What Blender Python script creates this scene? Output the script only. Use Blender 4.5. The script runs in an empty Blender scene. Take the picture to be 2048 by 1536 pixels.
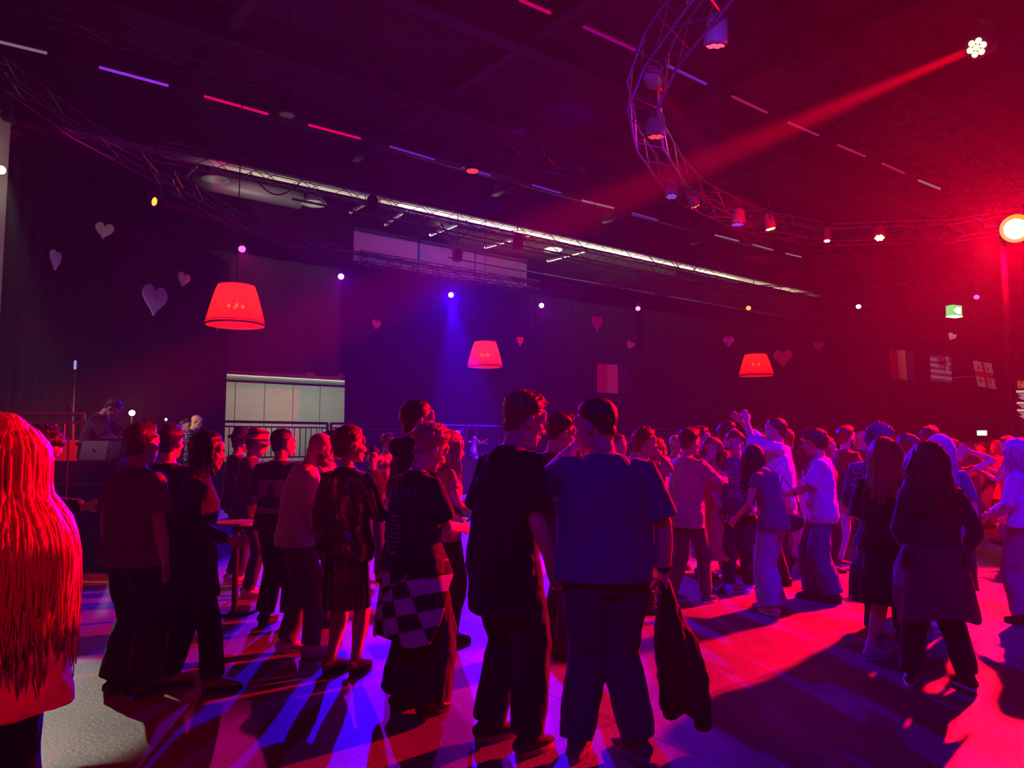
import bpy, bmesh, math, random
from mathutils import Vector, Matrix, noise
random.seed(7)
V = Vector
R_ = math.radians
scene = bpy.context.scene
COL = scene.collection

# ------------------------------------------------------------------ camera
F_PX = 1500.0
PITCH = R_(4.65)
CAM_Z = 1.60
cam_d = bpy.data.cameras.new('camera')
cam_d.sensor_width = 36.0
cam_d.lens = F_PX / 2048 * 36.0
cam_d.clip_start = 0.05
cam_d.clip_end = 300
cam = bpy.data.objects.new('camera', cam_d)
COL.objects.link(cam)
cam.location = (0, 0, CAM_Z)
cam.rotation_euler = (R_(90) + PITCH, 0, 0)
scene.camera = cam

# ------------------------------------------------------------------ world, haze, exposure
scene.view_settings.view_transform = 'Standard'
scene.view_settings.look = 'None'
scene.view_settings.gamma = 1.0
scene.view_settings.use_curve_mapping = False
scene.view_settings.exposure = 0.0
scene.cycles.use_denoising = True
scene.cycles.use_adaptive_sampling = True
scene.cycles.adaptive_threshold = 0.02
scene.cycles.max_bounces = 4
scene.cycles.diffuse_bounces = 2
scene.cycles.glossy_bounces = 2
scene.cycles.transmission_bounces = 3
scene.cycles.volume_bounces = 0
scene.cycles.transparent_max_bounces = 4
scene.cycles.sample_clamp_indirect = 3.0
scene.cycles.sample_clamp_direct = 30.0
w = bpy.data.worlds.new('world')
scene.world = w
w.use_nodes = True
wn = w.node_tree
wn.nodes['Background'].inputs[0].default_value = (0.25, 0.02, 0.35, 1)
wn.nodes['Background'].inputs[1].default_value = 0.0
HAZE = 0.0017
_vs = wn.nodes.new('ShaderNodeVolumeScatter')
_vs.inputs['Color'].default_value = (1, 1, 1, 1)
_vs.inputs['Density'].default_value = HAZE
_vs.inputs['Anisotropy'].default_value = 0.25
wn.links.new(_vs.outputs[0], wn.nodes['World Output'].inputs['Volume'])

# pixel -> world helpers (photo frame 2048 x 1536)
_c, _s = math.cos(PITCH), math.sin(PITCH)
def ray(u, v):
    xc = (u - 1024) / F_PX; yc = (768 - v) / F_PX
    return V((xc, _c - yc * _s, _s + yc * _c))
def at(u, v, Y):
    d = ray(u, v); k = Y / d.y
    return V((d.x * k, Y, CAM_Z + d.z * k))
def at_z(u, v, z):
    d = ray(u, v); k = (z - CAM_Z) / d.z
    return V((d.x * k, d.y * k, z))
AX = V((math.sin(R_(52.7)), math.cos(R_(52.7)), 0))      # along the hall
BX = V((-AX.y, AX.x, 0))                                  # across it, away from the camera
def ab(a, b, z=0.0): return AX * a + BX * b + V((0, 0, z))
def at_b(u, v, b):
    d = ray(u, v); k = b / (d.x * BX.x + d.y * BX.y)
    return V((d.x * k, d.y * k, CAM_Z + d.z * k))

def spot(name, loc, aim, color, power, angle, blend=0.4, size=0.08, parent=None):
    L = bpy.data.lights.new(name, 'SPOT'); L.color = color; L.energy = power
    L.spot_size = R_(angle); L.spot_blend = blend; L.shadow_soft_size = size
    o = bpy.data.objects.new(name, L); COL.objects.link(o)
    o.location = loc
    o.rotation_euler = (V(aim) - V(loc)).to_track_quat('-Z', 'Y').to_euler()
    if parent: 
        o.parent = parent; o.matrix_parent_inverse = parent.matrix_world.inverted()
    return o
def area(name, loc, aim, color, power, sx, sy):
    L = bpy.data.lights.new(name, 'AREA'); L.color = color; L.energy = power
    L.shape = 'RECTANGLE'; L.size = sx; L.size_y = sy
    o = bpy.data.objects.new(name, L); COL.objects.link(o); o.location = loc
    o.rotation_euler = (V(aim) - V(loc)).to_track_quat('-Z', 'Y').to_euler()
    return o
def point(name, loc, color, power, size=0.1):
    L = bpy.data.lights.new(name, 'POINT'); L.color = color; L.energy = power
    L.shadow_soft_size = size
    o = bpy.data.objects.new(name, L); COL.objects.link(o); o.location = loc
    return o

RED = (1.0, 0.0, 0.015); MAG = (1.0, 0.0, 0.35); PUR = (0.35, 0.0, 1.0); BLU = (0.04, 0.0, 1.0); WARM = (1.0, 0.93, 0.72)
RIG_Z = 6.6
# ------------------------------------------------------------------ materials
_mats = {}
def nodes_of(m):
    m.use_nodes = True
    nt = m.node_tree
    return nt, nt.nodes['Principled BSDF']
def mat(name, color, rough=0.7, metal=0.0, bump=0.0, bscale=60.0, vary=0.15, emit=None, estr=1.0, spec=0.4, stretch=(1, 1, 1)):
    if name in _mats: return _mats[name]
    m = bpy.data.materials.new(name); nt, b = nodes_of(m)
    b.inputs['Base Color'].default_value = (*color, 1)
    b.inputs['Roughness'].default_value = rough
    b.inputs['Metallic'].default_value = metal
    b.inputs['Specular IOR Level'].default_value = spec
    tc = nt.nodes.new('ShaderNodeTexCoord'); mp = nt.nodes.new('ShaderNodeMapping')
    mp.inputs['Scale'].default_value = stretch
    nt.links.new(tc.outputs['Object'], mp.inputs[0])
    n = nt.nodes.new('ShaderNodeTexNoise'); n.inputs['Scale'].default_value = bscale
    n.inputs['Detail'].default_value = 4
    nt.links.new(mp.outputs[0], n.inputs['Vector'])
    if vary:
        mx = nt.nodes.new('ShaderNodeMix'); mx.data_type = 'RGBA'
        mx.inputs[6].default_value = (*[c * (1 - vary) for c in color], 1)
        mx.inputs[7].default_value = (*[min(1, c * (1 + vary)) for c in color], 1)
        nt.links.new(n.outputs[0], mx.inputs[0]); nt.links.new(mx.outputs[2], b.inputs['Base Color'])
    if bump:
        bp = nt.nodes.new('ShaderNodeBump'); bp.inputs['Strength'].default_value = bump
        bp.inputs['Distance'].default_value = 0.02
        nt.links.new(n.outputs[0], bp.inputs['Height']); nt.links.new(bp.outputs[0], b.inputs['Normal'])
    if emit:
        b.inputs['Emission Color'].default_value = (*emit, 1); b.inputs['Emission Strength'].default_value = estr
        m.cycles.emission_sampling = 'NONE'
    _mats[name] = m
    return m
def glow(name, color, strength):
    if name in _mats: return _mats[name]
    m = mat(name, (0.02, 0.02, 0.02), emit=color, estr=strength, vary=0)
    return m
def folds(name, color, rough=0.85, scale=7.0, strength=0.5):
    """cloth: long soft folds plus a fine weave"""
    if name in _mats: return _mats[name]
    m = bpy.data.materials.new(name); nt, b = nodes_of(m)
    b.inputs['Roughness'].default_value = rough
    b.inputs['Specular IOR Level'].default_value = 0.15
    b.inputs['Sheen Weight'].default_value = 0.15
    tc = nt.nodes.new('ShaderNodeTexCoord'); mp = nt.nodes.new('ShaderNodeMapping')
    mp.inputs['Scale'].default_value = (1.3, 1.3, 0.6); mp.inputs['Rotation'].default_value = (0.5, 0.3, 0.2)
    nt.links.new(tc.outputs['Object'], mp.inputs[0])
    n = nt.nodes.new('ShaderNodeTexNoise'); n.inputs['Scale'].default_value = scale; n.inputs['Detail'].default_value = 2
    n.inputs['Distortion'].default_value = 0.8
    nt.links.new(mp.outputs[0], n.inputs['Vector'])
    n2 = nt.nodes.new('ShaderNodeTexNoise'); n2.inputs['Scale'].default_value = 240
    nt.links.new(tc.outputs['Object'], n2.inputs['Vector'])
    mx = nt.nodes.new('ShaderNodeMix'); mx.data_type = 'RGBA'
    mx.inputs[6].default_value = (*[c * .85 for c in color], 1); mx.inputs[7].default_value = (*[min(1, c * 1.12) for c in color], 1)
    nt.links.new(n2.outputs[0], mx.inputs[0]); nt.links.new(mx.outputs[2], b.inputs['Base Color'])
    bp = nt.nodes.new('ShaderNodeBump'); bp.inputs['Strength'].default_value = strength; bp.inputs['Distance'].default_value = 0.06
    nt.links.new(n.outputs[0], bp.inputs['Height'])
    nt.links.new(bp.outputs[0], b.inputs['Normal'])
    _mats[name] = m
    return m
def hair_mat(name, color):
    if name in _mats: return _mats[name]
    m = mat(name, color, rough=0.42, bump=0.6, bscale=90, vary=0.5, spec=0.5, stretch=(1, 1, 0.12))
    return m
def sequin_mat(name, color, sc=55, rough=0.22):
    if name in _mats: return _mats[name]
    m = bpy.data.materials.new(name); nt, b = nodes_of(m)
    b.inputs['Base Color'].default_value = (*color, 1); b.inputs['Metallic'].default_value = 0.85
    b.inputs['Roughness'].default_value = rough
    tc = nt.nodes.new('ShaderNodeTexCoord'); vo = nt.nodes.new('ShaderNodeTexVoronoi'); vo.inputs['Scale'].default_value = sc
    nt.links.new(tc.outputs['Object'], vo.inputs['Vector'])
    bp = nt.nodes.new('ShaderNodeBump'); bp.inputs['Strength'].default_value = 0.9; bp.inputs['Distance'].default_value = 0.05
    wn_ = nt.nodes.new('ShaderNodeSeparateColor'); nt.links.new(vo.outputs['Color'], wn_.inputs[0])
    nt.links.new(wn_.outputs[0], bp.inputs['Height']); nt.links.new(bp.outputs[0], b.inputs['Normal'])
    _mats[name] = m
    return m
def pattern_mat(name, kind, c1, c2, scale, rough=0.85):
    if name in _mats: return _mats[name]
    m = bpy.data.materials.new(name); nt, b = nodes_of(m)
    b.inputs['Roughness'].default_value = rough; b.inputs['Specular IOR Level'].default_value = 0.15
    tc = nt.nodes.new('ShaderNodeTexCoord')
    if kind == 'plaid':
        ck = nt.nodes.new('ShaderNodeTexChecker'); ck.inputs['Scale'].default_value = scale
        mp = nt.nodes.new('ShaderNodeMapping'); mp.inputs['Rotation'].default_value = (0.15, 0.3, 0.1); mp.inputs['Scale'].default_value = (.9, .02, 1)
        nt.links.new(tc.outputs['Object'], mp.inputs[0]); nt.links.new(mp.outputs[0], ck.inputs['Vector'])
        mx = nt.nodes.new('ShaderNodeMix'); mx.data_type = 'RGBA'
        mx.inputs[6].default_value = (*c1, 1); mx.inputs[7].default_value = (*c2, 1)
        wv = nt.nodes.new('ShaderNodeTexWave'); wv.inputs['Scale'].default_value = scale * .5; wv.inputs['Distortion'].default_value = .3
        nt.links.new(ck.outputs['Fac'], mx.inputs[0]); nt.links.new(mx.outputs[2], b.inputs['Base Color'])
        h = wv.outputs[0]; nt.links.new(mp.outputs[0], wv.inputs[0])
    elif kind == 'stripe':
        wv = nt.nodes.new('ShaderNodeTexWave'); wv.bands_direction = 'X'; wv.inputs['Scale'].default_value = scale
        wv.inputs['Distortion'].default_value = 0.6; wv.inputs['Detail Scale'].default_value = .6
        nt.links.new(tc.outputs['Object'], wv.inputs[0])
        mx = nt.nodes.new('ShaderNodeMix'); mx.data_type = 'RGBA'
        mx.inputs[6].default_value = (*c1, 1); mx.inputs[7].default_value = (*c2, 1)
        nt.links.new(wv.outputs[1], mx.inputs[0]); nt.links.new(mx.outputs[2], b.inputs['Base Color'])
        h = wv.outputs[1]
    else:
        vo = nt.nodes.new('ShaderNodeTexVoronoi'); vo.inputs['Scale'].default_value = scale
        nt.links.new(tc.outputs['Object'], vo.inputs['Vector'])
        cr = nt.nodes.new('ShaderNodeValToRGB'); cr.color_ramp.elements[0].position = .3; cr.color_ramp.elements[1].position = .36
        cr.color_ramp.elements[0].color = (*c2, 1); cr.color_ramp.elements[1].color = (*c1, 1)
        nt.links.new(vo.outputs['Distance'], cr.inputs[0]); nt.links.new(cr.outputs[0], b.inputs['Base Color'])
        h = vo.outputs['Distance']
    bp = nt.nodes.new('ShaderNodeBump'); bp.inputs['Strength'].default_value = .25; bp.inputs['Distance'].default_value = .01
    nt.links.new(h, bp.inputs['Height']); nt.links.new(bp.outputs[0], b.inputs['Normal'])
    _mats[name] = m
    return m

# ------------------------------------------------------------------ geometry
class Geo:
    def __init__(s): s.v = []; s.f = []
    def add(s, vs, fs):
        n = len(s.v); s.v += [V(p) for p in vs]; s.f += [tuple(i + n for i in f) for f in fs]
    def xform(s, fn, start=0):
        for i in range(start, len(s.v)): s.v[i] = fn(s.v[i])
    def box(s, c, size, rot=None):
        c = V(c); hx, hy, hz = [k / 2 for k in size]
        P = [V((x, y, z)) for x in (-hx, hx) for y in (-hy, hy) for z in (-hz, hz)]
        if rot is not None: P = [rot @ p for p in P]
        s.add([p + c for p in P], [(0, 1, 3, 2), (4, 6, 7, 5), (0, 4, 5, 1), (2, 3, 7, 6), (0, 2, 6, 4), (1, 5, 7, 3)])
        return s
    def rings(s, rings, cap=True):
        n = len(rings[0]); vs = [p for r in rings for p in r]; fs = []
        for i in range(len(rings) - 1):
            for j in range(n):
                k = (j + 1) % n
                fs.append((i * n + j, i * n + k, (i + 1) * n + k, (i + 1) * n + j))
        if cap:
            c0 = sum(rings[0], V((0, 0, 0))) / n; c1 = sum(rings[-1], V((0, 0, 0))) / n
            a = len(vs); vs = vs + [c0, c1]
            for j in range(n):
                k = (j + 1) % n
                fs.append((a, k, j)); fs.append((a + 1, (len(rings) - 1) * n + j, (len(rings) - 1) * n + k))
        s.add(vs, fs); return s
    def tube(s, pts, rad, n=12, side=None, cap=True, rounded=True):
        pts = [V(p) for p in pts]
        rad = [(r, r) if not isinstance(r, (tuple, list)) else tuple(r) for r in rad]
        m = len(pts); prev = None; rs = []
        for i in range(m):
            t = (pts[min(i + 1, m - 1)] - pts[max(i - 1, 0)])
            t = t.normalized() if t.length > 1e-9 else V((0, 0, 1))
            if prev is None:
                ref = V(side) if side is not None else (V((1, 0, 0)) if abs(t.x) < .8 else V((0, 1, 0)))
            else: ref = prev
            a = (ref - t * ref.dot(t))
            if a.length < 1e-6: a = t.orthogonal()
            a.normalize(); prev = a; b = t.cross(a)
            ra, rb = rad[i]
            if rounded and i == 0 and cap:
                for q in (1.0, .6):
                    rs.append([pts[0] - t * min(ra, rb) * q * .8 + (a * math.cos(2 * math.pi * j / n) * ra + b * math.sin(2 * math.pi * j / n) * rb) * (math.sqrt(max(0.02, 1 - q * q))) for j in range(n)])
            rs.append([pts[i] + a * math.cos(2 * math.pi * j / n) * ra + b * math.sin(2 * math.pi * j / n) * rb for j in range(n)])
            if rounded and i == m - 1 and cap:
                for q in (.6, 1.0):
                    rs.append([pts[i] + t * min(ra, rb) * q * .8 + (a * math.cos(2 * math.pi * j / n) * ra + b * math.sin(2 * math.pi * j / n) * rb) * (math.sqrt(max(0.02, 1 - q * q))) for j in range(n)])
        return s.rings(rs, cap)
    def ell(s, c, r, rot=None, nu=16, nv=10):
        c = V(c); rs = []
        for i in range(nv):
            th = math.pi * (i + .5) / nv
            rs.append([V((math.sin(th) * math.cos(2 * math.pi * j / nu) * r[0], math.sin(th) * math.sin(2 * math.pi * j / nu) * r[1], -math.cos(th) * r[2])) for j in range(nu)])
        if rot is not None: rs = [[rot @ p for p in q] for q in rs]
        return s.rings([[p + c for p in q] for q in rs])
    def cyl(s, a, b, r, n=12, r2=None):
        return s.tube([a, b], [r, r if r2 is None else r2], n=n, rounded=False)
    def mesh(s, name, scale=1.0):
        me = bpy.data.meshes.new(name)
        me.from_pydata([tuple(p * scale) for p in s.v], [], s.f)
        me.update()
        return me

def obj(name, g, m, parent=None, loc=None, smooth=False, scale=1.0, recalc=True):
    me = g.mesh(name, scale) if isinstance(g, Geo) else g
    if recalc:
        bm = bmesh.new(); bm.from_mesh(me); bmesh.ops.recalc_face_normals(bm, faces=bm.faces); bm.to_mesh(me); bm.free()
    if m is not None and not me.materials: me.materials.append(m)
    if smooth:
        me.polygons.foreach_set('use_smooth', [True] * len(me.polygons))
    o = bpy.data.objects.new(name, me); COL.objects.link(o)
    if parent is not None: o.parent = parent
    if loc is not None: o.location = loc
    return o
def blob(name, g, m, parent, voxel, scale=1.0, disp=0.0, dscale=0.15, smooth=3):
    o = obj(name, g, m, parent, scale=scale, recalc=False, smooth=True)
    r = o.modifiers.new('remesh', 'REMESH'); r.mode = 'VOXEL'; r.voxel_size = voxel; r.use_smooth_shade = True
    if smooth:
        sm = o.modifiers.new('smooth', 'SMOOTH'); sm.iterations = smooth; sm.factor = 0.5
    if disp:
        t = bpy.data.textures.get('cloth_folds_%.2f' % dscale) or bpy.data.textures.new('cloth_folds_%.2f' % dscale, 'CLOUDS')
        t.noise_scale = dscale; t.noise_depth = 2
        d = o.modifiers.new('folds', 'DISPLACE'); d.texture = t; d.strength = disp; d.mid_level = 0.5
        d.texture_coords = 'GLOBAL'
    return o
def empty(name, loc=(0, 0, 0), rz=0.0):
    o = bpy.data.objects.new(name, None); COL.objects.link(o); o.empty_display_size = .1
    o.location = loc; o.rotation_euler = (0, 0, rz)
    return o
def tag(o, label, cat, group=None, kind=None):
    if label: o['label'] = label
    if cat: o['category'] = cat
    if group: o['group'] = group
    if kind: o['kind'] = kind
    return o
def struct(name, g, m, label=None, smooth=False):
    o = obj(name, g, m, smooth=smooth); o['kind'] = 'structure'
    if label: o['label'] = label
    return o
# ------------------------------------------------------------------ the hall
CEIL = 10.6
M_DRAPE = mat('black_molton_drape', (0.014, 0.011, 0.014), rough=0.95, bump=0.5, bscale=6, spec=0.05, stretch=(1, 1, .05))
M_STEEL = mat('truss_aluminium', (0.07, 0.07, 0.075), rough=0.38, metal=0.8, bscale=30)
M_DARKMETAL = mat('dark_painted_steel', (0.03, 0.03, 0.033), rough=0.5, bscale=30)
M_BLACK = mat('black_plastic', (0.012, 0.012, 0.013), rough=0.45, bscale=40)
M_CABLE = mat('cable_rubber', (0.01, 0.01, 0.01), rough=0.6)

def floor_mat():
    m = bpy.data.materials.new('worn_concrete_floor'); nt, b = nodes_of(m)
    tc = nt.nodes.new('ShaderNodeTexCoord')
    n1 = nt.nodes.new('ShaderNodeTexNoise'); n1.inputs['Scale'].default_value = 1.3; n1.inputs['Detail'].default_value = 8
    n2 = nt.nodes.new('ShaderNodeTexNoise'); n2.inputs['Scale'].default_value = 45; n2.inputs['Detail'].default_value = 6
    br = nt.nodes.new('ShaderNodeTexBrick'); br.offset = 0
    br.inputs['Scale'].default_value = 1.0; br.inputs['Mortar Size'].default_value = .012; br.inputs['Brick Width'].default_value = 3.2; br.inputs['Row Height'].default_value = 3.2
    br.inputs['Color1'].default_value = (.8, .8, .8, 1); br.inputs['Color2'].default_value = (.95, .95, .95, 1); br.inputs['Mortar'].default_value = (.35, .35, .35, 1)
    mp = nt.nodes.new('ShaderNodeMapping'); mp.inputs['Rotation'].default_value = (0, 0, R_(52.7))
    nt.links.new(tc.outputs['Object'], mp.inputs[0]); nt.links.new(mp.outputs[0], br.inputs['Vector'])
    for n in (n1, n2): nt.links.new(tc.outputs['Object'], n.inputs['Vector'])
    cr = nt.nodes.new('ShaderNodeValToRGB')
    cr.color_ramp.elements[0].position = .3; cr.color_ramp.elements[0].color = (.10, .095, .085, 1)
    cr.color_ramp.elements[1].position = .7; cr.color_ramp.elements[1].color = (.24, .23, .205, 1)
    nt.links.new(n1.outputs[0], cr.inputs[0])
    cr2 = nt.nodes.new('ShaderNodeValToRGB')
    cr2.color_ramp.elements[0].position = .35; cr2.color_ramp.elements[0].color = (.55, .55, .55, 1)
    cr2.color_ramp.elements[1].position = .6; cr2.color_ramp.elements[1].color = (1, 1, 1, 1)
    nt.links.new(n2.outputs[0], cr2.inputs[0])
    m1 = nt.nodes.new('ShaderNodeMix'); m1.data_type = 'RGBA'; m1.blend_type = 'MULTIPLY'; m1.inputs[0].default_value = 1
    m2 = nt.nodes.new('ShaderNodeMix'); m2.data_type = 'RGBA'; m2.blend_type = 'MULTIPLY'; m2.inputs[0].default_value = 1
    nt.links.new(cr.outputs[0], m1.inputs[6]); nt.links.new(cr2.outputs[0], m1.inputs[7])
    nt.links.new(m1.outputs[2], m2.inputs[6]); nt.links.new(br.outputs[0], m2.inputs[7])
    nt.links.new(m2.outputs[2], b.inputs['Base Color'])
    b.inputs['Roughness'].default_value = .5; b.inputs['Specular IOR Level'].default_value = .4
    bp = nt.nodes.new('ShaderNodeBump'); bp.inputs['Strength'].default_value = .35; bp.inputs['Distance'].default_value = .01
    nt.links.new(n2.outputs[0], bp.inputs['Height']); nt.links.new(bp.outputs[0], b.inputs['Normal'])
    return m

# a,b extents of the room
A0, A1, B0, B1 = -14.0, 46.0, -15.0, 32.0
def slab(name, a0, a1, b0, b1, z0, z1, m, label=None):
    g = Geo(); P = [ab(a, b, z) for a in (a0, a1) for b in (b0, b1) for z in (z0, z1)]
    g.add(P, [(0, 1, 3, 2), (4, 6, 7, 5), (0, 4, 5, 1), (2, 3, 7, 6), (0, 2, 6, 4), (1, 5, 7, 3)])
    return struct(name, g, m, label)
def abbox(g, a0, a1, b0, b1, z0, z1):
    P = [ab(a, b, z) for a in (a0, a1) for b in (b0, b1) for z in (z0, z1)]
    g.add(P, [(0, 1, 3, 2), (4, 6, 7, 5), (0, 4, 5, 1), (2, 3, 7, 6), (0, 2, 6, 4), (1, 5, 7, 3)])
slab('floor', A0, A1, B0, B1, -0.3, 0.0, floor_mat())
M_CEIL = mat('dark_ceiling_deck', (0.03, 0.028, 0.032), rough=.9, bscale=2, vary=.3)
slab('ceiling', A0, A1, B0, B1, CEIL, CEIL + .3, M_CEIL)
M_WALL = mat('dark_painted_wall', (0.025, 0.022, 0.025), rough=.9, bscale=3)
slab('wall_back', A0, A1, B1, B1 + .3, 0, CEIL, M_WALL)
slab('wall_right', A1, A1 + .3, B0, B1, 0, CEIL, M_WALL)
slab('wall_left', A0 - .3, A0, B0, B1, 0, CEIL, M_WALL)
slab('wall_front', A0, A1, B0 - .3, B0, 0, CEIL, M_WALL)
# white wall of the foyer behind the gap between the drapes
BW = 25.6
pL = at_b(448, 763, BW); pR = at_b(692, 773, BW)
aL, aR = pL.dot(AX), pR.dot(AX); zt = pL.z
M_WPANEL = mat('white_wall_panel', (0.62, 0.62, 0.55), rough=.6, bscale=3, vary=.06)
seams = [448, 470, 529, 586, 640, 694]
g = Geo(); abbox(g, aL - 3, aR + 4, BW + .06, BW + .2, 0, zt); struct('wall_foyer', g, mat('panel_joint_dark', (.05, .05, .05)))  # dark backing that shows in the panel joints
sa = [aL - 3] + [at_b(u, 800, BW).dot(AX) for u in seams[1:5]] + [aR + .1, aR + 4]
for i in range(len(sa) - 1):
    g = Geo(); abbox(g, sa[i] + .012, sa[i + 1] - .012, BW, BW + .055, 0.02, zt)
    struct('trim_%d' % (i + 1), g, M_WPANEL)
zs = at_b(448, 747, 23.15).z
g = Geo()
abbox(g, aL - 3, aR + 4, 23.12, BW + .2, zs + .25, zs + .35)
M_SOFF = mat('pale_soffit_slats', (0.5, 0.5, 0.45), rough=.6)
struct('trim_7', g, mat('dark_soffit_void', (.03, .03, .03)))
g = Geo()
for i in range(9): abbox(g, aL - 3, aR + 4, 23.2 + i * .27, 23.3 + i * .27, zs + .02, zs + .14)
abbox(g, aL - 3, aR + 4, 23.1, 23.16, zs + .0, zs + .18)
struct('trim_8', g, M_SOFF)

# pleated drapes
def drape(name, pts, z0, z1, label, m=M_DRAPE, pitch=.34, depth=.09, thick=.02):
    g = Geo(); L = []; d = 0
    for i in range(len(pts) - 1):
        p, q = V(pts[i]), V(pts[i + 1]); n = max(2, int((q - p).length / (pitch / 6)))
        t = (q - p).normalized(); nn = V((-t.y, t.x, 0))
        for k in range(n):
            s = d + (q - p).length * k / n
            L.append(p + (q - p) * (k / n) + nn * depth * (math.sin(s * 2 * math.pi / pitch) + .4 * math.sin(s * 2.1) ))
        d += (q - p).length
    fs = []; vs = []
    zz = [z0, z0 + (z1 - z0) * .5, z1]
    for p in L:
        for z in zz: vs.append(V((p.x, p.y, z)))
    k = len(zz)
    for i in range(len(L) - 1):
        for j in range(k - 1): fs.append((i * k + j, (i + 1) * k + j, (i + 1) * k + j + 1, i * k + j + 1))
    g.add(vs, fs)
    o = obj(name, g, m, smooth=True, recalc=False)
    so = o.modifiers.new('thickness', 'SOLIDIFY'); so.thickness = thick
    tag(o, label, 'curtain', 'black drapes round the hall')
    return o
BD = 22.9
def aw(u, b=BD): return at_b(u, 700, b).dot(AX)
z_dr = at_b(1055, 580, BD).z
drape('stage_drape', [ab(aw(692), BD), ab(aw(1062), BD)], 0.02, z_dr, 'black pleated drape right of the white wall panels, washed blue')
drape('stage_drape', [ab(aw(1066), BD + .5), ab(aw(1290), BD + .5)], 0.02, z_dr, 'dark drape behind the tricolour flag with the yellowish stripe')
drape('stage_drape', [ab(aw(1292), BD + .1), ab(A1 - .3, BD + .1)], 0.02, z_dr, 'long dark drape at the back right behind the red haze')
drape('end_drape', [ab(A1 - .5, BD - .5), ab(A1 - .5, B0 + 1)], 0.02, z_dr, 'black drape across the far right end of the hall')
# grey-brown curtain above the foyer opening
M_GREYC = mat('grey_brown_curtain', (0.10, 0.085, 0.085), rough=.95, bump=.5, bscale=6, stretch=(1, 1, .05))
drape('upper_curtain', [ab(aw(440) - 1, 23.05), ab(aw(694), 23.05)], zs + .1, 7.45, 'grey-brown curtain hanging above the white wall panels', m=M_GREYC, depth=.05, pitch=1.2)
# left block of black curtain hanging from the truss
LX = -7.75
drape('side_drape', [(LX, at(10, 700, 11.2).y, 0), (LX - .1, 15.5, 0), (at(452, 700, 20.1).x, 20.1, 0)], 0.02, 6.5, 'tall black side drape behind the DJ carrying the large lilac heart')
# grey lit jamb at the far left edge
g = Geo(); P0 = at(13, 600, 11.0)
g.box((P0.x - .62, 11.0, 3.3), (.9, .25, 6.6))
o = obj('side_pillar', g, mat('pale_grey_pillar', (.45, .47, .48), rough=.8)); tag(o, 'pale grey pillar at the left edge beside the black side drape', 'pillar')

# ------------------------------------------------------------------ steelwork under the ceiling
def truss(name, pts, size=.3, r=.022, step=.3, tri=False):
    """box truss along a polyline of world points"""
    g = Geo(); n = len(pts); pts = [V(p) for p in pts]
    offs = [(-.5, -.5), (.5, -.5), (.5, .5), (-.5, .5)] if not tri else [(-.5, -.45), (.5, -.45), (0, .45)]
    def frame(i):
        t = (pts[min(i + 1, n - 1)] - pts[max(0, i - 1)]).normalized(); s = t.cross(V((0, 0, 1))).normalized(); return s, s.cross(t)
    lines = [[pts[i] + frame(i)[0] * o[0] * size + frame(i)[1] * o[1] * size for i in range(n)] for o in offs]
    for L in lines:
        g.tube(L, [r] * n, n=5, rounded=False)
    m = len(lines)
    for k in range(m):
        L1, L2 = lines[k], lines[(k + 1) % m]; flip = 0
        for i in range(n - 1):
            d = (pts[i + 1] - pts[i]).length; c = max(1, int(d / step))
            for j in range(c):
                p = (L1, L2)[flip]; q = (L2, L1)[flip]; flip ^= 1
                g.tube([p[i].lerp(p[i + 1], j / c), q[i].lerp(q[i + 1], (j + 1) / c)], [r * .5] * 2, n=3, rounded=False, cap=False)
    return obj(name, g, M_STEEL)
def line_a(u, v, z, a0, a1, step=3.0):
    p = at_z(u, v, z); b = p.dot(BX); n = max(2, int((a1 - a0) / step))
    return [ab(a0 + (a1 - a0) * i / n, b, z) for i in range(n + 1)]
RZ = RIG_Z + .65
left_rig = [(20, 240), (160, 330), (308, 403), (484, 498), (682, 553), (902, 590), (1083, 611), (1276, 617), (1497, 616), (1717, 613), (1953, 594)]
LR = [at_z(u, v, RIG_Z) for u, v in left_rig]
pts = []
for i in range(len(LR) - 1):
    for k in range(3): pts.append(LR[i].lerp(LR[i + 1], k / 3))
pts.append(LR[-1]); pts = [V((-8.0, 6.0, 0)), V((-7.9, 9.0, 0))] + pts
o = truss('lighting_truss', [V((p.x, p.y, RZ)) for p in pts], step=.35); tag(o, 'long curved lighting truss round the left and back of the hall', 'truss')
in_rig = [(1440, -60), (1322, 100), (1285, 190), (1300, 275), (1345, 345), (1390, 388), (1475, 430), (1540, 450), (1655, 470), (1758, 466), (1900, 462), (2040, 440)]
IR = [at_z(u, v, RIG_Z + .35) for u, v in in_rig]
_keep = M_STEEL; M_STEEL = mat('round_truss_aluminium', (.5, .5, .52), rough=.3, metal=.9)
o = truss('lighting_truss', IR, size=.45, r=.024, step=.4); M_STEEL = _keep; tag(o, 'round lighting truss over the dance floor at upper right', 'truss')
# truss the back drape hangs from
b_ = BD - .45
o = truss('lighting_truss', [ab(aw(700) + (aw(1060) - aw(700)) * i / 8, b_, z_dr + .1) for i in range(9)], size=.32, r=.025, step=.42); tag(o, 'straight zigzag truss along the top of the blue-washed drape', 'truss')
for k, (u, v, z, a0, a1, lab) in enumerate([
        (560, 160, 9.6, -10, 30, 'dark straight truss high under the ceiling above the tube lights'),
        (700, 385, 8.8, 4, 26, 'straight truss in front of the pale ceiling beam'),
        (1000, 475, 8.4, 8, 36, 'straight truss just above the lilac projection screens'),
        (1500, 60, 9.6, 4, 40, 'straight truss crossing the ceiling at upper right'),
        (1760, 300, 9.65, 16, 44, 'straight truss deep in the red haze at right')]):
    o = truss('ceiling_truss', line_a(u, v, z, a0, a1), size=.4, r=.022, step=.55); tag(o, lab, 'truss')
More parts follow.
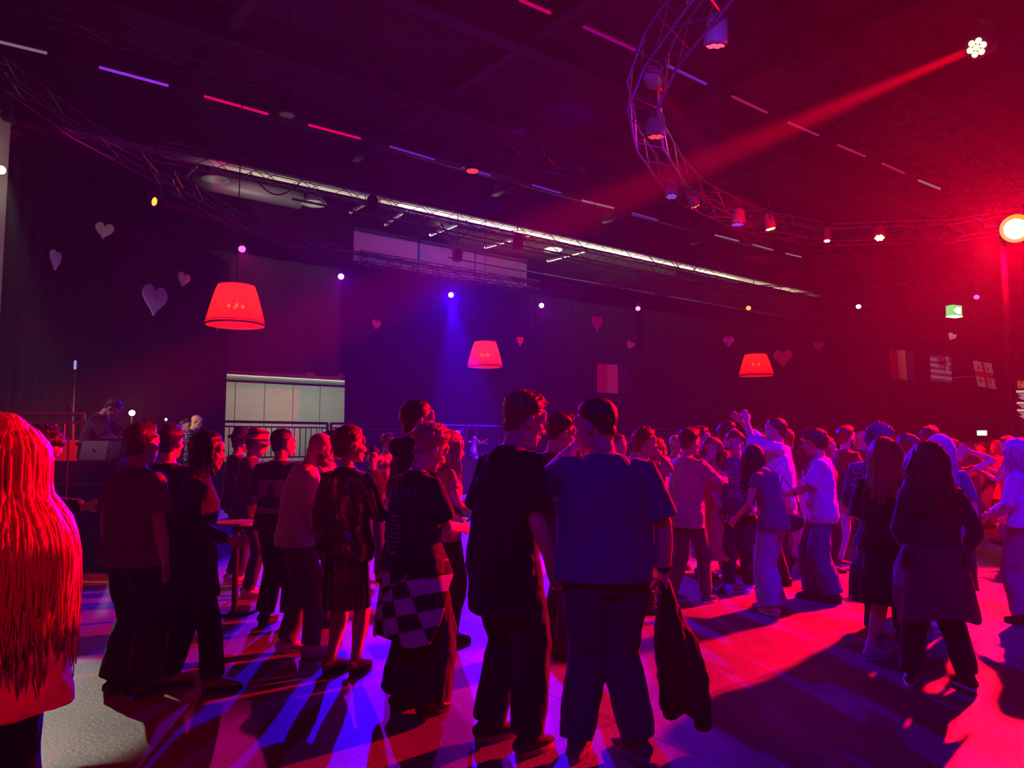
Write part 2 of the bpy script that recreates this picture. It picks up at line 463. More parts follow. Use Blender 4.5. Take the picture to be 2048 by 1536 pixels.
# big pale beam (open to the lit loft behind) and smaller joists
M_BEAM = mat('cream_painted_beam', (0.70, 0.70, 0.54), rough=.6, bscale=4)
pb = at_z(900, 420, 9.7); bb = pb.dot(BX)
g = Geo()
abbox(g, 2, A1 - 1, bb - .06, bb + .06, 9.55, 10.0); abbox(g, 2, A1 - 1, bb - .25, bb + .25, 9.5, 9.56); abbox(g, 2, A1 - 1, bb - .25, bb + .25, 10.0, 10.06)
o = obj('ceiling_beam', g, M_BEAM); tag(o, 'long cream steel beam lit from behind above the drapes', 'beam')
g = Geo(); abbox(g, A0 + .5, A1 - .5, bb - .42, bb - .30, 9.5, CEIL - .02)
o = obj('bulkhead', g, mat('black_bulkhead', (.02, .02, .022), rough=.9)); tag(o, 'black masking board above the cream beam, hiding the loft', 'board')
# dark bulkhead skirt in front of the beam so the hall ceiling stays dark
for k, b in enumerate([bb - 3.2, bb - 6.0, bb - 9.5, bb - 13.5]):
    g = Geo(); abbox(g, A0 + 1, A1 - 1, b - .05, b + .05, 9.95, 10.4); abbox(g, A0 + 1, A1 - 1, b - .18, b + .18, 9.9, 9.95)
    o = obj('ceiling_joist', g, M_DARKMETAL); tag(o, 'dark steel joist %s under the ceiling' % ('nearest the cream beam', 'second in from the cream beam', 'above the first row of tube lights', 'over the dance floor')[k], 'joist', 'dark joists along the hall')
for k in range(9):
    a = -6 + k * 5.2
    g = Geo(); abbox(g, a - .12, a + .12, B0 + 1, bb - .5, 10.15, 10.5)
    o = obj('ceiling_rib', g, M_DARKMETAL); tag(o, 'dark rib crossing the ceiling square to the cream beam, %s from the left end' % ('first', 'second', 'third', 'fourth', 'fifth', 'sixth', 'seventh', 'eighth', 'ninth')[k], 'rib', 'ceiling ribs across the hall')
# ventilation ducts in the lit loft
M_DUCT = mat('galvanised_duct', (0.16, 0.16, 0.155), rough=.5, metal=.3, bscale=5)
def duct(pts, r, label):
    o = obj('ventilation_duct', Geo().tube(pts, [r] * len(pts), n=18, rounded=False), M_DUCT, smooth=True); tag(o, label, 'duct'); return o
b1 = bb + 1.9
p1 = at_b(380, 352, b1); p2 = at_b(600, 398, b1)
duct([p1, p2], .34, 'round grey duct above the red pin light, left of the pale screens')
b2 = bb + 3.4
p1 = at_b(870, 452, b2); p2 = at_b(1340, 545, b2)
duct([at_b(880, 425, b2), at_b(872, 450, b2) , at_b(905, 474, b2), p2], .38, 'round grey duct with an elbow behind the cream beam')
for (u, v, b, lab) in [(430, 360, bb + 1.2, 'left'), (628, 408, bb + 1.0, 'middle'), (1105, 500, bb + 1.2, 'right')]:
    p = at_b(u, v, b); r = empty('bell_lamp', p); tag(r, {'left': 'dark bell lamp hanging in front of the left round duct', 'middle': 'dark bell lamp hanging just right of the left duct end', 'right': 'pale bell lamp hanging under the cream beam at right'}[lab], 'lamp', 'bell lamps in the loft')
    gg = Geo(); rr = [.06, .1, .2, .36, .4]; gz = [.45, .38, .28, .08, 0]
    gg.tube([(0, 0, z) for z in gz], rr, n=20, rounded=False, cap=False)
    so = obj('shade', gg, M_DUCT, r, smooth=True); so.modifiers.new('t', 'SOLIDIFY').thickness = .015
    obj('stem', Geo().cyl((0, 0, .4), (0, 0, 10.1 - p.z), .02, 6), M_DARKMETAL, r)
# cross ties catching the light
M_TIE = mat('pale_strut', (.25, .25, .21), rough=.5)
for k, (u1, v1, u2, v2) in enumerate([(395, 330, 372, 352), (700, 425, 745, 400), (770, 450, 830, 408), (860, 470, 925, 445), (970, 495, 1060, 470), (1095, 522, 1178, 500)]):
    g = Geo(); g.tube([at_b(u1, v1, bb + .5), at_b(u2, v2, bb + .9)], [.05, .05], n=6, rounded=False)
    o = obj('loft_strut', g, M_TIE); tag(o, 'pale diagonal strut behind the cream beam, ' + ('leftmost of six', 'second from the left', 'third from the left, near the hooked fixture', 'fourth from the left, above the lilac screens', 'fifth from the left', 'rightmost of six')[k], 'strut', 'diagonal struts in the loft')
for (u, v, z, a0, a1, lab) in [(700, 400, 9.3, 6, 30, 'upper thin pipe below the cream beam'), (900, 462, 8.9, 8, 34, 'middle thin pipe below the cream beam'), (600, 488, 7.9, 9, 14, 'pale pipe rail right of the red pin light'), (1150, 560, 8.2, 14, 36, 'thin pipe running right above the back drapes')]:
    L = line_a(u, v, z, a0, a1); o = obj('ceiling_pipe', Geo().tube(L, [.035] * len(L), n=6, rounded=False), M_STEEL); tag(o, lab, 'pipe')
# cables looping down from the steelwork
for k, (u1, u2, v, sag) in enumerate([(500, 600, 345, .5), (745, 880, 432, .6), (880, 935, 445, .4), (1340, 1400, 505, .7)]):
    p, q = at_b(u1, v, bb - .55), at_b(u2, v + 20, bb - .55)
    L = [p.lerp(q, t / 10) - V((0, 0, sag * math.sin(math.pi * t / 10))) for t in range(11)]
    o = obj('hanging_cable', Geo().tube(L, [.022] * 11, n=5), M_CABLE); tag(o, 'thin black cable looping below the cream beam ' + ('at its left end', 'left of the duct elbow', 'beside the duct elbow', 'at its right end')[k], 'cable', 'cables looped under the beam')

# lilac screens above the drape
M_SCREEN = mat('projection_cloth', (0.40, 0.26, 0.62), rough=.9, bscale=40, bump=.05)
bs = BD + .9
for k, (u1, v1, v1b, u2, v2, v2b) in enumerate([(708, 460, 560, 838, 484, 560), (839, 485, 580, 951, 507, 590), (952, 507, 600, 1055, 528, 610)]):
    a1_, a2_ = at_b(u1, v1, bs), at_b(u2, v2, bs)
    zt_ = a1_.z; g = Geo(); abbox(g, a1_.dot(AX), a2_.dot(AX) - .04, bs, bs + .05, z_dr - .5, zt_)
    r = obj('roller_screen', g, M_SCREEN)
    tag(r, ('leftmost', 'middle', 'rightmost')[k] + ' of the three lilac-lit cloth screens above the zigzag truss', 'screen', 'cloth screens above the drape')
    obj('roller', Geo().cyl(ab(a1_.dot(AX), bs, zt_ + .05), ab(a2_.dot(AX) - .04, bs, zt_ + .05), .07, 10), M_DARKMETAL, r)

# railing and raised platform along the back
bp_ = BD - 2.3
PZ = at_b(560, 845, bp_).z - 1.08
g = Geo(); abbox(g, 6, A1 - 1, bp_ - .05, bp_ + .07, 0.0, PZ)
o = obj('parapet', g, mat('black_parapet', (.02, .02, .02), rough=.9)); tag(o, 'low black parapet carrying the railings along the back', 'wall')
g = Geo(); abbox(g, 6, A1 - 1, bp_ + .08, BD - .3, 0.0, .5)
o = obj('platform', g, mat('black_stage_skirt', (.02, .02, .02), rough=.9)); tag(o, 'long black raised platform along the foot of the back drapes', 'platform')
def railing(p0, p1, z0, h, label, bal=.13, rr=.03, m=M_DARKMETAL, group=None, mb=None):
    p0, p1 = V(p0), V(p1); r = empty('railing', (p0.x, p0.y, z0)); tag(r, label, 'railing', group)
    d = (p1 - p0); L = d.length; t = d.normalized(); O = V((p0.x, p0.y, z0))
    up = V((0, 0, 1)); P = lambda s, z: t * s + up * z
    obj('top_rail', Geo().tube([P(0, h), P(L, h)], [rr * 1.2] * 2, n=8), m, r)
    obj('bottom_rail', Geo().tube([P(0, .12), P(L, .12)], [rr * .8] * 2, n=6), m, r)
    obj('middle_rail', Geo().tube([P(0, h - .13), P(L, h - .13)], [rr * .8] * 2, n=6), m, r)
    k = max(1, int(L / 2.0))
    for i in range(k + 1): obj('post', Geo().tube([P(L * i / k, 0), P(L * i / k, h)], [rr * 1.3] * 2, n=8, rounded=False), m, r)
    n = int(L / bal)
    if n <= 100:
        proto = None
        for i in range(1, n):
            if proto is None: proto = b_ = obj('baluster', Geo().tube([(0, 0, .12), (0, 0, h - .13)], [rr * .45] * 2, n=5, rounded=False), mb or m, r, loc=P(L * i / n, 0))
            else:
                b_ = proto.copy(); COL.objects.link(b_); b_.parent = r; b_.location = P(L * i / n, 0)
    return r
ar = lambda u: at_b(u, 850, bp_).dot(AX)
H_R = 1.08
railing(ab(ar(446), bp_), ab(ar(655), bp_), PZ, H_R, 'black railing in front of the white wall panels', bal=.16)
railing(ab(ar(662), bp_), ab(ar(930), bp_), PZ, H_R, 'black railing before the blue-washed drape')
railing(ab(ar(935), bp_), ab(ar(1230), bp_), PZ, H_R, 'black railing between the two men drinking and the back drape', bal=.18)
M_BLUERAIL = M_DARKMETAL
railing(ab(ar(1240), bp_), ab(ar(1420), bp_), PZ, H_R, 'railing with thin bars above the crowd left of the raised arms', bal=.2)
railing(ab(ar(1425), bp_), ab(ar(1640), bp_), PZ, H_R, 'railing far back behind the man with raised arms', bal=.3)
# DJ stage and its red-lit railing
DJZ = .55
g = Geo(); g.box((-5.30, 11.75, DJZ / 2), (2.36, 3.9, DJZ)); o = obj('stage_riser', g, mat('stage_black', (.03, .03, .03), rough=.7)); tag(o, 'low black stage riser under the DJ', 'stage')
yr = 11.3
zr = at(100, 828, yr).z
M_REDLIT_RAIL = mat('red_lit_rail', (.7, .2, .15), rough=.4)  # red light put into the colour of the uprights
railing((at(24, 850, yr).x, yr, 0), (at(166, 850, yr).x, yr, 0), DJZ, zr - DJZ, 'red-lit railing of thin uprights behind the DJ desk', bal=.124, rr=.022, mb=M_REDLIT_RAIL)
g = Geo(); g.box((-7.03, 10.9, DJZ / 2), (1.06, 1.4, DJZ)); o = obj('stage_riser', g, mat('stage_black', (.03, .03, .03))); tag(o, 'small black stage riser under the red-lit railing', 'stage')

# ------------------------------------------------------------------ tube lights
def tube_light(p, q, m, label, group, r=.028):
    e = empty('tube_light', p); tag(e, label, 'tube light', group)
    p, q = V((0, 0, 0)), V(q) - V(p)
    obj('tube', Geo().tube([p, q], [r, r], n=8), m, e)
    obj('housing', Geo().tube([p + V((0, 0, .06)), q + V((0, 0, .06))], [r * 1.3] * 2, n=6), M_BLACK, e)
TZ = 8.9
row1 = [(0, 84, 92, 106, 'w'), (200, 135, 335, 171, 'p'), (410, 193, 535, 228, 'r'), (618, 250, 720, 277, 'r'), (780, 293, 868, 319, 'v'), (925, 335, 980, 350, 'v'), (1065, 370, 1120, 386, 'v'), (1165, 401, 1227, 416, 'w'), (1265, 426, 1315, 440, 'v'), (1430, 470, 1477, 482, 'w'), (1505, 489, 1545, 500, 'w'), (1572, 507, 1602, 514, 'w')]
row2 = [(1040, 0, 1100, 26, 'm'), (1168, 54, 1270, 100, 'v2'), (1335, 131, 1412, 168, 'v'), (1465, 193, 1533, 225, 'r2'), (1577, 245, 1637, 271, 'r2'), (1676, 290, 1730, 313, 'r2'), (1765, 327, 1808, 346, 'r2'), (1838, 361, 1880, 378, 'w')]
TC = {'w': ((.5, .3, .42), .4), 'p': ((.38, .03, 1), .8), 'r': ((1, .0, .13), .8), 'v': ((.30, .03, .9), .40), 'm': ((1, .0, .22), .5), 'v2': ((.6, .0, .45), .35), 'r2': ((.8, .03, .22), .30)}
for nm, row, gr in (('first', row1, 'row of tube lights above the left side'), ('second', row2, 'row of tube lights over the dance floor')):
    for k, (u1, v1, u2, v2, c) in enumerate(row):
        tube_light(at_z(u1, v1, TZ), at_z(u2, v2, TZ), glow('tube_' + c, *TC[c]), ('ceiling tube light in the left row, number counted from the left edge of the photo' if 0 else ('%s tube light, %s in the %s row of the ceiling' % ({'w': 'whitish', 'p': 'purple', 'r': 'bright pink-red', 'v': 'dim violet', 'm': 'magenta', 'v2': 'pink-violet', 'r2': 'dim pink'}[c], ('first from the left', 'second from the left', 'third from the left', 'fourth from the left', 'fifth from the left', 'sixth from the left', 'seventh from the left', 'eighth from the left', 'fourth from the right', 'third from the right', 'second from the right', 'last at the right')[k if nm == 'first' or k < 8 else k], {'first': 'left-hand', 'second': 'right-hand'}[nm]))), gr)

# ------------------------------------------------------------------ lampshades
def shade_mat():
    m = bpy.data.materials.new('red_pleated_silk'); nt, b = nodes_of(m)
    b.inputs['Base Color'].default_value = (.85, .012, .01, 1); b.inputs['Roughness'].default_value = .8
    tr = nt.nodes.new('ShaderNodeBsdfTranslucent'); tr.inputs[0].default_value = (1, .03, .02, 1)
    mx = nt.nodes.new('ShaderNodeMixShader'); mx.inputs[0].default_value = .65
    nt.links.new(b.outputs[0], mx.inputs[1]); nt.links.new(tr.outputs[0], mx.inputs[2])
    tp = nt.nodes.new('ShaderNodeBsdfTransparent'); tp.inputs[0].default_value = (1, .35, .25, 1); m2 = nt.nodes.new('ShaderNodeMixShader'); m2.inputs[0].default_value = .10
    nt.links.new(mx.outputs[0], m2.inputs[1]); nt.links.new(tp.outputs[0], m2.inputs[2]); nt.links.new(m2.outputs[0], nt.nodes['Material Output'].inputs[0])
    return m
M_SHADE = shade_mat()
M_TRIM = mat('shade_piping', (.35, .01, .01), rough=.7)
M_BULB = glow('bulb_glow', (1, .55, .25), 6)
def lampshade(u0, u1, vt, vb, label, pw):
    Y = 1.2 * F_PX / (u1 - u0) * 1.0; cx = (u0 + u1) / 2
    pb_ = at(cx, vb, Y); pt_ = at(cx, vt, Y); h = pt_.z - pb_.z
    e = empty('pendant_lamp', pb_); tag(e, label, 'lamp', 'large red pendant lampshades')
    g = Geo(); N = 160; rs = []
    prof = [(0, .6), (.02, .598), (.25, .55), (.5, .495), (.75, .435), (.93, .385), (1.0, .362)]
    for t, r in prof:
        rs.append([V((math.cos(2 * math.pi * j / N), math.sin(2 * math.pi * j / N), 0)) * (r + .008 * math.sin(j * 2 * math.pi * 40 / N) ) + V((0, 0, t * h)) for j in range(N)])
    g.rings(rs, cap=False)
    obj('shade', g, M_SHADE, e, smooth=True, recalc=False)
    for z, r, w in ((0, .603, .02), (.055, .595, .008), (h, .365, .014)):
        gg = Geo(); n = 48
        gg.tube([(r * math.cos(2 * math.pi * k / n), r * math.sin(2 * math.pi * k / n), z) for k in range(n + 1)], [w] * (n + 1), n=6, cap=False)
        obj('piping', gg, M_TRIM, e, smooth=True)
    gg = Geo(); gg.cyl((0, 0, .35), (0, 0, h + .1), .015, 6)
    for k in range(4):
        a = k * math.pi / 2 + .5; gg.tube([(0, 0, .38), (.08 * math.cos(a), .08 * math.sin(a), .32), (.14 * math.cos(a), .14 * math.sin(a), .36)], [.008] * 3, n=5)
        gg.tube([(0, 0, h), (.362 * math.cos(a), .362 * math.sin(a), h)], [.006] * 2, n=4)
    obj('lamp_holder', gg, M_BLACK, e)
    for k in range(4):
        a = k * math.pi / 2 + .5; obj('bulb', Geo().ell((.14 * math.cos(a), .14 * math.sin(a), .40), (.03, .03, .045)), M_BULB, e, smooth=True)
    obj('cable', Geo().cyl((0, 0, h + .05), (0, 0, 10.0 - pb_.z), .012, 5), M_CABLE, e)
    point('lamp_light', pb_ + V((0, 0, .40)), (1, .18, .09), pw, .1)
lampshade(413, 528, 571, 650, 'largest red pleated lampshade, hanging left in front of the white wall panels', 95)
lampshade(935, 1005, 684, 733, 'red pleated lampshade in the middle, before the blue-washed drape', 85)
lampshade(1479, 1546, 709, 751, 'red pleated lampshade at right, beside a pink heart', 55)

# ------------------------------------------------------------------ hearts and flags
def heart(u, v, wpx, hpx, Y, color, label, turn=0.0, roll=0.0):
    p = at(u, v, Y); H_ = hpx / F_PX * Y; W_ = H_ * 0.98
    yaw = math.acos(max(.15, min(1, wpx / (hpx * .98)))) if not turn else turn
    n = 40; out = []
    for i in range(n):
        t = 2 * math.pi * i / n
        x = 16 * math.sin(t) ** 3; y = 13 * math.cos(t) - 5 * math.cos(2 * t) - 2 * math.cos(3 * t) - math.cos(4 * t)
        out.append((x / 32 * W_, (y + 2.5) / 29 * H_))
    g = Geo(); th = .02
    vs = [V((x, -th, z)) for x, z in out] + [V((x, th, z)) for x, z in out] + [V((0, -th - .02, 0)), V((0, th + .02, 0))]
    fs = []
    for i in range(n):
        k = (i + 1) % n; fs += [(i, k, k + n, i + n), (2 * n, k, i), (2 * n + 1, i + n, k + n)]
    g.add(vs, fs)
    o = obj('paper_heart', g, mat('heart_%s' % label[:14].replace(' ', '_'), color, rough=.8), loc=p)
    o.rotation_euler = (0, roll, yaw - math.atan2(p.x, p.y)); tag(o, label, 'heart', 'paper hearts hung round the hall')
    obj('string', Geo().cyl((0, 0, H_ * .2), (0, 0, max(.6, 6.4 - p.z)), .003, 4), M_CABLE, o)
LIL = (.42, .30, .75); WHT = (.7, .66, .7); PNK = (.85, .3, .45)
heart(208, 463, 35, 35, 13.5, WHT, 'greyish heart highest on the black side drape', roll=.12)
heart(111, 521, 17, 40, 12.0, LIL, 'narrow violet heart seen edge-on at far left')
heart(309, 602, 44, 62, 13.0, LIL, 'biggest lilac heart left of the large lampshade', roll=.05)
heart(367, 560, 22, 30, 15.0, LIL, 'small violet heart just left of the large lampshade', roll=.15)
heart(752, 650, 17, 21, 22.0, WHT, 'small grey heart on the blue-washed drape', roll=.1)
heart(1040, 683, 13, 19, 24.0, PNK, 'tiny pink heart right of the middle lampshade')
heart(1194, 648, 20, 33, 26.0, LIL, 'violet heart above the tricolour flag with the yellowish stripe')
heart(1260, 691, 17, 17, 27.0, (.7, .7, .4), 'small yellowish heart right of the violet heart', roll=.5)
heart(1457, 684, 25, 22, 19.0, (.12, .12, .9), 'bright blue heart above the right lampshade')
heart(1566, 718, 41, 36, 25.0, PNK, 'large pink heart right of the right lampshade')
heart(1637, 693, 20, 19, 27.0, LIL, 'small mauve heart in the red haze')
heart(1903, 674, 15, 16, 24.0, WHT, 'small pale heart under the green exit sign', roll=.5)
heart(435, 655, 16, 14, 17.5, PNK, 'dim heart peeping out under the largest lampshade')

def flag(u0, u1, vt, vb, Y, cols, label, kind, skew=0.0, slope=0.0):
    p = at(u0, vt, Y); s = Y / F_PX; W_, H_ = (u1 - u0) * s, (vb - vt) * s
    g = Geo(); nx, nz = 24, 18; vs = []; fs = []; mi = []
    for i in range(nx + 1):
        for j in range(nz + 1):
            x, z = i / nx, j / nz
            vs.append(V((x * W_ + skew * z * s, .03 * math.sin(x * 9) * z, -z * H_ - slope * x * s)))
    for i in range(nx):
        for j in range(nz):
            a = i * (nz + 1) + j; fs.append((a, a + 1, a + nz + 2, a + nz + 1))
            x, z = (i + .5) / nx, (j + .5) / nz
            if kind == 'tri': mi.append(min(2, int(x * 3)))
            elif kind == 'greece':
                if x > .62 and z < .56: mi.append(1 if abs(x - .81) < .045 or abs(z - .28) < .06 else 0)
                else: mi.append(int(z * 9) % 2)
            else:
                cx, cz = abs(x - .5) < .09, abs(z - .5) < .1
                qx, qz = abs((x * 2) % 1 - .5), abs((z * 2) % 1 - .5)
                mi.append(1 if cx or cz or (qx < .07 and qz < .17) or (qx < .14 and qz < .08) else 0)
    g.add(vs, fs); me = g.mesh('flag')
    for k, c in enumerate(cols): me.materials.append(mat('flag_%s_%d' % (label[:8], k), c, rough=.85, bscale=80))
    me.polygons.foreach_set('material_index', mi)
    o = obj('flag', me, None, loc=p, recalc=False, smooth=True); o.modifiers.new('t', 'SOLIDIFY').thickness = .006
    tag(o, label, 'flag', 'national flags hung round the hall')
    obj('cord', Geo().cyl((0, 0, 0), (0, 0, 6.5 - p.z), .004, 4), M_CABLE, o)
flag(1194, 1256, 727, 785, 28.5, [(.55, .04, .1), (.75, .7, .5), (.02, .02, .12)], 'tricolour flag with a yellowish-white stripe, hung left of the right lampshade', 'tri', slope=4)
flag(1778, 1826, 697, 757, 26.0, [(.75, .05, .05), (.6, .55, .6), (.03, .03, .25)], 'tricolour flag, leftmost of the three flags at right', 'tri', skew=2, slope=6)
flag(1860, 1902, 709, 762, 27.0, [(.06, .12, .45), (.65, .62, .68)], 'striped flag with a cross in its corner, middle of the three at right', 'greece', slope=5)
flag(1946, 1983, 721, 773, 28.0, [(.75, .7, .72), (.7, .03, .05)], 'white flag with a red cross and four small crosses', 'geo', skew=7, slope=6)
o = obj('flag_line', Geo().tube([at(1901, 756, 27.0), at(1925, 754, 27.4), at(1950, 753, 28)], [.01] * 3, n=5), mat('pale_cord', (.7, .7, .7))); tag(o, 'thin pale cord between the striped flag and the cross flag', 'cord')

# exit signs
def text_mesh(s, size, depth=.004):
    c = bpy.data.curves.new('txt', 'FONT'); c.body = s; c.size = size; c.extrude = depth; c.align_x = 'LEFT'
    o = bpy.data.objects.new('txt', c); COL.objects.link(o)
    me = bpy.data.meshes.new_from_object(o.evaluated_get(bpy.context.evaluated_depsgraph_get()))
    bpy.data.objects.remove(o); me.materials.clear(); return me
p = at(1908, 622, 24)
e = empty('exit_sign', p, .42); tag(e, 'green illuminated exit sign box high up in the red haze', 'sign')
obj('case', Geo().box((0, 0, 0), (.44, .24, .34)), glow('exit_green', (.02, .75, .2), 1.0), e)
M_EXW = glow('exit_white', (.85, 1, .9), 1.6)
g = Geo(); g.box((0, 0, -.185), (.46, .26, .035)); obj('bottom_diffuser', g, M_EXW, e)
# running figure, door and arrow on the front; the same door on the end
g = Geo(); y = -.125
g.box((-.02, y, 0), (.10, .008, .2)); g.box((.1, y, 0), (.1, .008, .22))
g.tube([(-.17, y, 0), (-.1, y, 0)], [.018, .018], n=6); g.tube([(-.17, y, 0), (-.135, y, .04)], [.012] * 2, n=5); g.tube([(-.17, y, 0), (-.135, y, -.04)], [.012] * 2, n=5)
obj('pictogram', g, M_EXW, e)
obj('pictogram', Geo().box((.223, 0, 0), (.008, .14, .2)), M_EXW, e)
obj('suspension_rod', Geo().cyl((0, 0, .17), (0, 0, 10.1 - p.z), .01, 5), M_CABLE, e)
p = at(1964, 866, 33)
e = empty('exit_sign', p); tag(e, 'small bright exit sign low above the far crowd', 'sign')
obj('case', Geo().box((0, 0, 0), (.38, .08, .2)), glow('exit_far', (.7, 1, .85), 3.0), e)
obj('frame', Geo().box((0, .05, 0), (.44, .05, .25)), mat('exit_frame', (.02, .2, .08)), e)
obj('suspension_rod', Geo().cyl((0, 0.05, .12), (0, 0.05, 10.1 - p.z), .01, 5), M_CABLE, e)
# drinks board at the right edge
p = at(2031, 756, 16.5); s = 16.5 / F_PX
e = empty('drinks_board', p); tag(e, 'tall dark drinks price board cut by the right edge', 'sign')
obj('board', Geo().box((.55, .03, -.5), (1.1, .05, 1.12)), mat('board_dark', (.05, .03, .06)), e)
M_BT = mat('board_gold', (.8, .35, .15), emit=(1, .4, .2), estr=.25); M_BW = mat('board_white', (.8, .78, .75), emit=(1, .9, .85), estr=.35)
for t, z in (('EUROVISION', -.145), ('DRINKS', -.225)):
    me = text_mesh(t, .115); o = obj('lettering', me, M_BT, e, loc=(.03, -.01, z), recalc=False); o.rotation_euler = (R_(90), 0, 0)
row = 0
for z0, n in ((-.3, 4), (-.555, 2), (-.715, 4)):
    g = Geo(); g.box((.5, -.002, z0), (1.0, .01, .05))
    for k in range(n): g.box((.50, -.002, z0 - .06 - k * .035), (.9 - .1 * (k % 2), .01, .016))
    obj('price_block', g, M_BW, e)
obj('cord', Geo().cyl((.05, .03, .05), (.05, .03, 6.5 - p.z), .006, 4), M_CABLE, e)
# ------------------------------------------------------------------ lamps on the trusses
def par(p, aim, lenscol, lens_str, label, group='spotlights on the curved truss', size=.11, body=M_BLACK, light=None, rise=.35):
    p = V(p); d = (V(aim) - p).normalized()
    e = empty('spotlight', p); tag(e, label, 'spotlight', group)
    bk = -d * .32
    obj('lamp_body', Geo().tube([V((0, 0, 0)), -d * .06, -d * .3, -d * .36], [size * 1.15, size * 1.15, size * 1.0, size * .6], n=16, rounded=False), body, e, smooth=True)
    s = d.cross(V((0, 0, 1))); s = s.normalized() if s.length > .1 else V((1, 0, 0))
    g = Geo()
    if 'round truss' in (group or ''):          # cluster of seven emitters
        t2 = s.cross(d); obj('lens_plate', Geo().tube([d * .004, d * .010], [size, size], n=16, rounded=False), M_BLACK, e)
        for k in range(7):
            c2 = V((0, 0, 0)) if k == 6 else (s * math.cos(k * math.pi / 3) + t2 * math.sin(k * math.pi / 3)) * size * .62
            g.tube([c2 + d * .010, c2 + d * .022], [size * .29, size * .26], n=10, rounded=False)
    else: g.tube([d * .005, d * .02], [size, size * .9], n=16, rounded=False)
    obj('lens', g, glow('lens_%s' % label[:22], lenscol, lens_str), e)
    c = -d * .18; r = size * 1.35
    up = V((0, 0, 1)) * (rise)
    obj('yoke', Geo().tube([c + s * r, c + s * r + up * .7, c + up * 1.0, c - s * r + up * .7, c - s * r], [.015] * 5, n=6), M_DARKMETAL, e)
    obj('clamp', Geo().cyl(c + up * .9, c + up * 1.5, .03, 6), M_DARKMETAL, e)
    if light:
        col, pw, ang = light[:3]
        spot('beam_light', p + d * .06, aim, col, pw, ang, light[3] if len(light) > 3 else .35, .05)
    return e
PW = 1.0
out = [
    (0, 'red spotlight at the far left above the pale pillar', MAG, 14, at(300, 330, 16), (MAG, 4500, 11)),
    (2, 'red spotlight above the greyish heart', (1, .06, .01), 14, at(560, 470, 15.0), (RED, 7000, 9)),
    (3, 'pinkish-red spotlight left of the lilac screens', (1, .02, .2), 12, at(640, 1100, 9), (MAG, 2000, 30)),
    (4, 'violet spotlight at the left end of the blue-washed drape', (.6, .1, 1), 12, at(760, 1250, 5.5), (PUR, 4200, 28)),
    (5, 'blue-violet spotlight at the middle of the blue-washed drape', (.4, .15, 1), 14, at(930, 1150, 7), (BLU, 26000, 42)),
    (6, 'small violet spotlight above the drape corner', (.5, .2, 1), 10, at(1100, 1300, 4), (PUR, 3500, 30)),
    (7, 'tiny pink spotlight far back right of the drape corner', (1, .15, .5), 4, at(1276, 900, 20), None),
    (8, 'tiny orange spotlight above the right lampshade', (1, .2, .05), 3, at(1500, 900, 20), None),
    (9, 'tiny whitish-pink spotlight far back in the red haze', (1, .5, .7), 3, at(1717, 900, 20), None),
    (10, 'tiny violet spotlight right of the green exit sign', (.7, .1, .8), 2, at(1953, 900, 20), None)]
for i, lab, col, st, aim, L in out:
    q = LR[i]; par(V((q.x, q.y, RIG_Z)), aim, col, st, lab, size=.088, light=L)
# inner ring
def ring_lamp(u, v, z, aim, col, st, lab, L, size=.12):
    par(at_z(u, v, z), aim, col, st, lab, 'spotlights on the round truss', size, mat('ring_lamp_casing', (.30, .30, .32), rough=.4), L)
ring_lamp(1310, 160, RIG_Z + .2, at(1450, 380, 20), RED, .5, 'spotlight at the top of the round truss casting a red beam', (RED, 90000, 5, .6))
ring_lamp(1312, 272, RIG_Z - .1, at(1312, 700, 12.0), (1, .05, .05), 1.2, 'tall moving-head spotlight hanging inside the round truss', None, .14)
ring_lamp(1343, 392, RIG_Z, at(1343, 800, 14.0), (.3, .1, 1), .6, 'dim spotlight low on the left of the round truss', None)
ring_lamp(1390, 410, RIG_Z, at(1500, 700, 17), (1, .35, .05), 9, 'orange-red spotlight tilted at the lower left of the round truss', (RED, 3000, 14), .10)
ring_lamp(1475, 448, RIG_Z, at(1475, 900, 17.0), (.25, .05, 1), 1.0, 'violet moving-head hanging under the round truss', None, .15)
ring_lamp(1541, 457, RIG_Z, at(1640, 900, 17), (1, .35, .05), 12, 'bright red spotlight tilted under the round truss', (RED, 4000, 16), .12)
ring_lamp(1654, 481, RIG_Z, at(1654, 900, 17), (.6, .1, .9), 2, 'small violet spotlight under the round truss', None, .08)
ring_lamp(1759, 475, RIG_Z, at(1759, 1000, 15), (1, .5, .1), 14, 'round orange spotlight at the right of the round truss', (RED, 4000, 18), .12)
ring_lamp(1954, 95, RIG_Z, at(1440, 312, 6.6), (1, .4, .1), 14, 'spotlight at upper right throwing the long red beam', (RED, 620000, 3.1, .7), .13)
ring_lamp(1431, 90, RIG_Z + .0, at(1415, 420, 9.6), (1, .05, .12), 2.5, 'blue-lit moving-head at top centre right with a red lens', (PUR, 2500, 14), .13)
# the dazzling red lamp at the right
KEY = at(2032, 457, 12.0)
par(KEY, V((0.5, 2.0, 0.6)), (1, .62, .2), 60, 'dazzling red-yellow spotlight on a dark pole at the right edge', None, .17, mat('lamp_casing', (.08, .08, .09), rough=.4), rise=.1)
e = empty('lamp_tower', (KEY.x, KEY.y + .35, 0)); tag(e, 'dark pole carrying the dazzling lamp at the right edge', 'pole')
obj('pole', Geo().cyl((0, 0, .05), (0, 0, KEY.z + .15), .05, 10), M_DARKMETAL, e); obj('base', Geo().cyl((0, 0, 0), (0, 0, .06), .4, 20), M_BLACK, e)
_k = (V((0, 2, 0)) - KEY).normalized(); g = Geo(); g.tube([V((0, .0, KEY.z)) + V((0, -.35, 0)) - _k * .02, V((0, -.35, KEY.z)) + _k * .01], [.23, .23], n=24, rounded=False); obj('lamp_glare_disc', g, glow('lamp_halo', (1, .16, .01), 2.6), e)  # glare round the lens, put in as a glowing disc
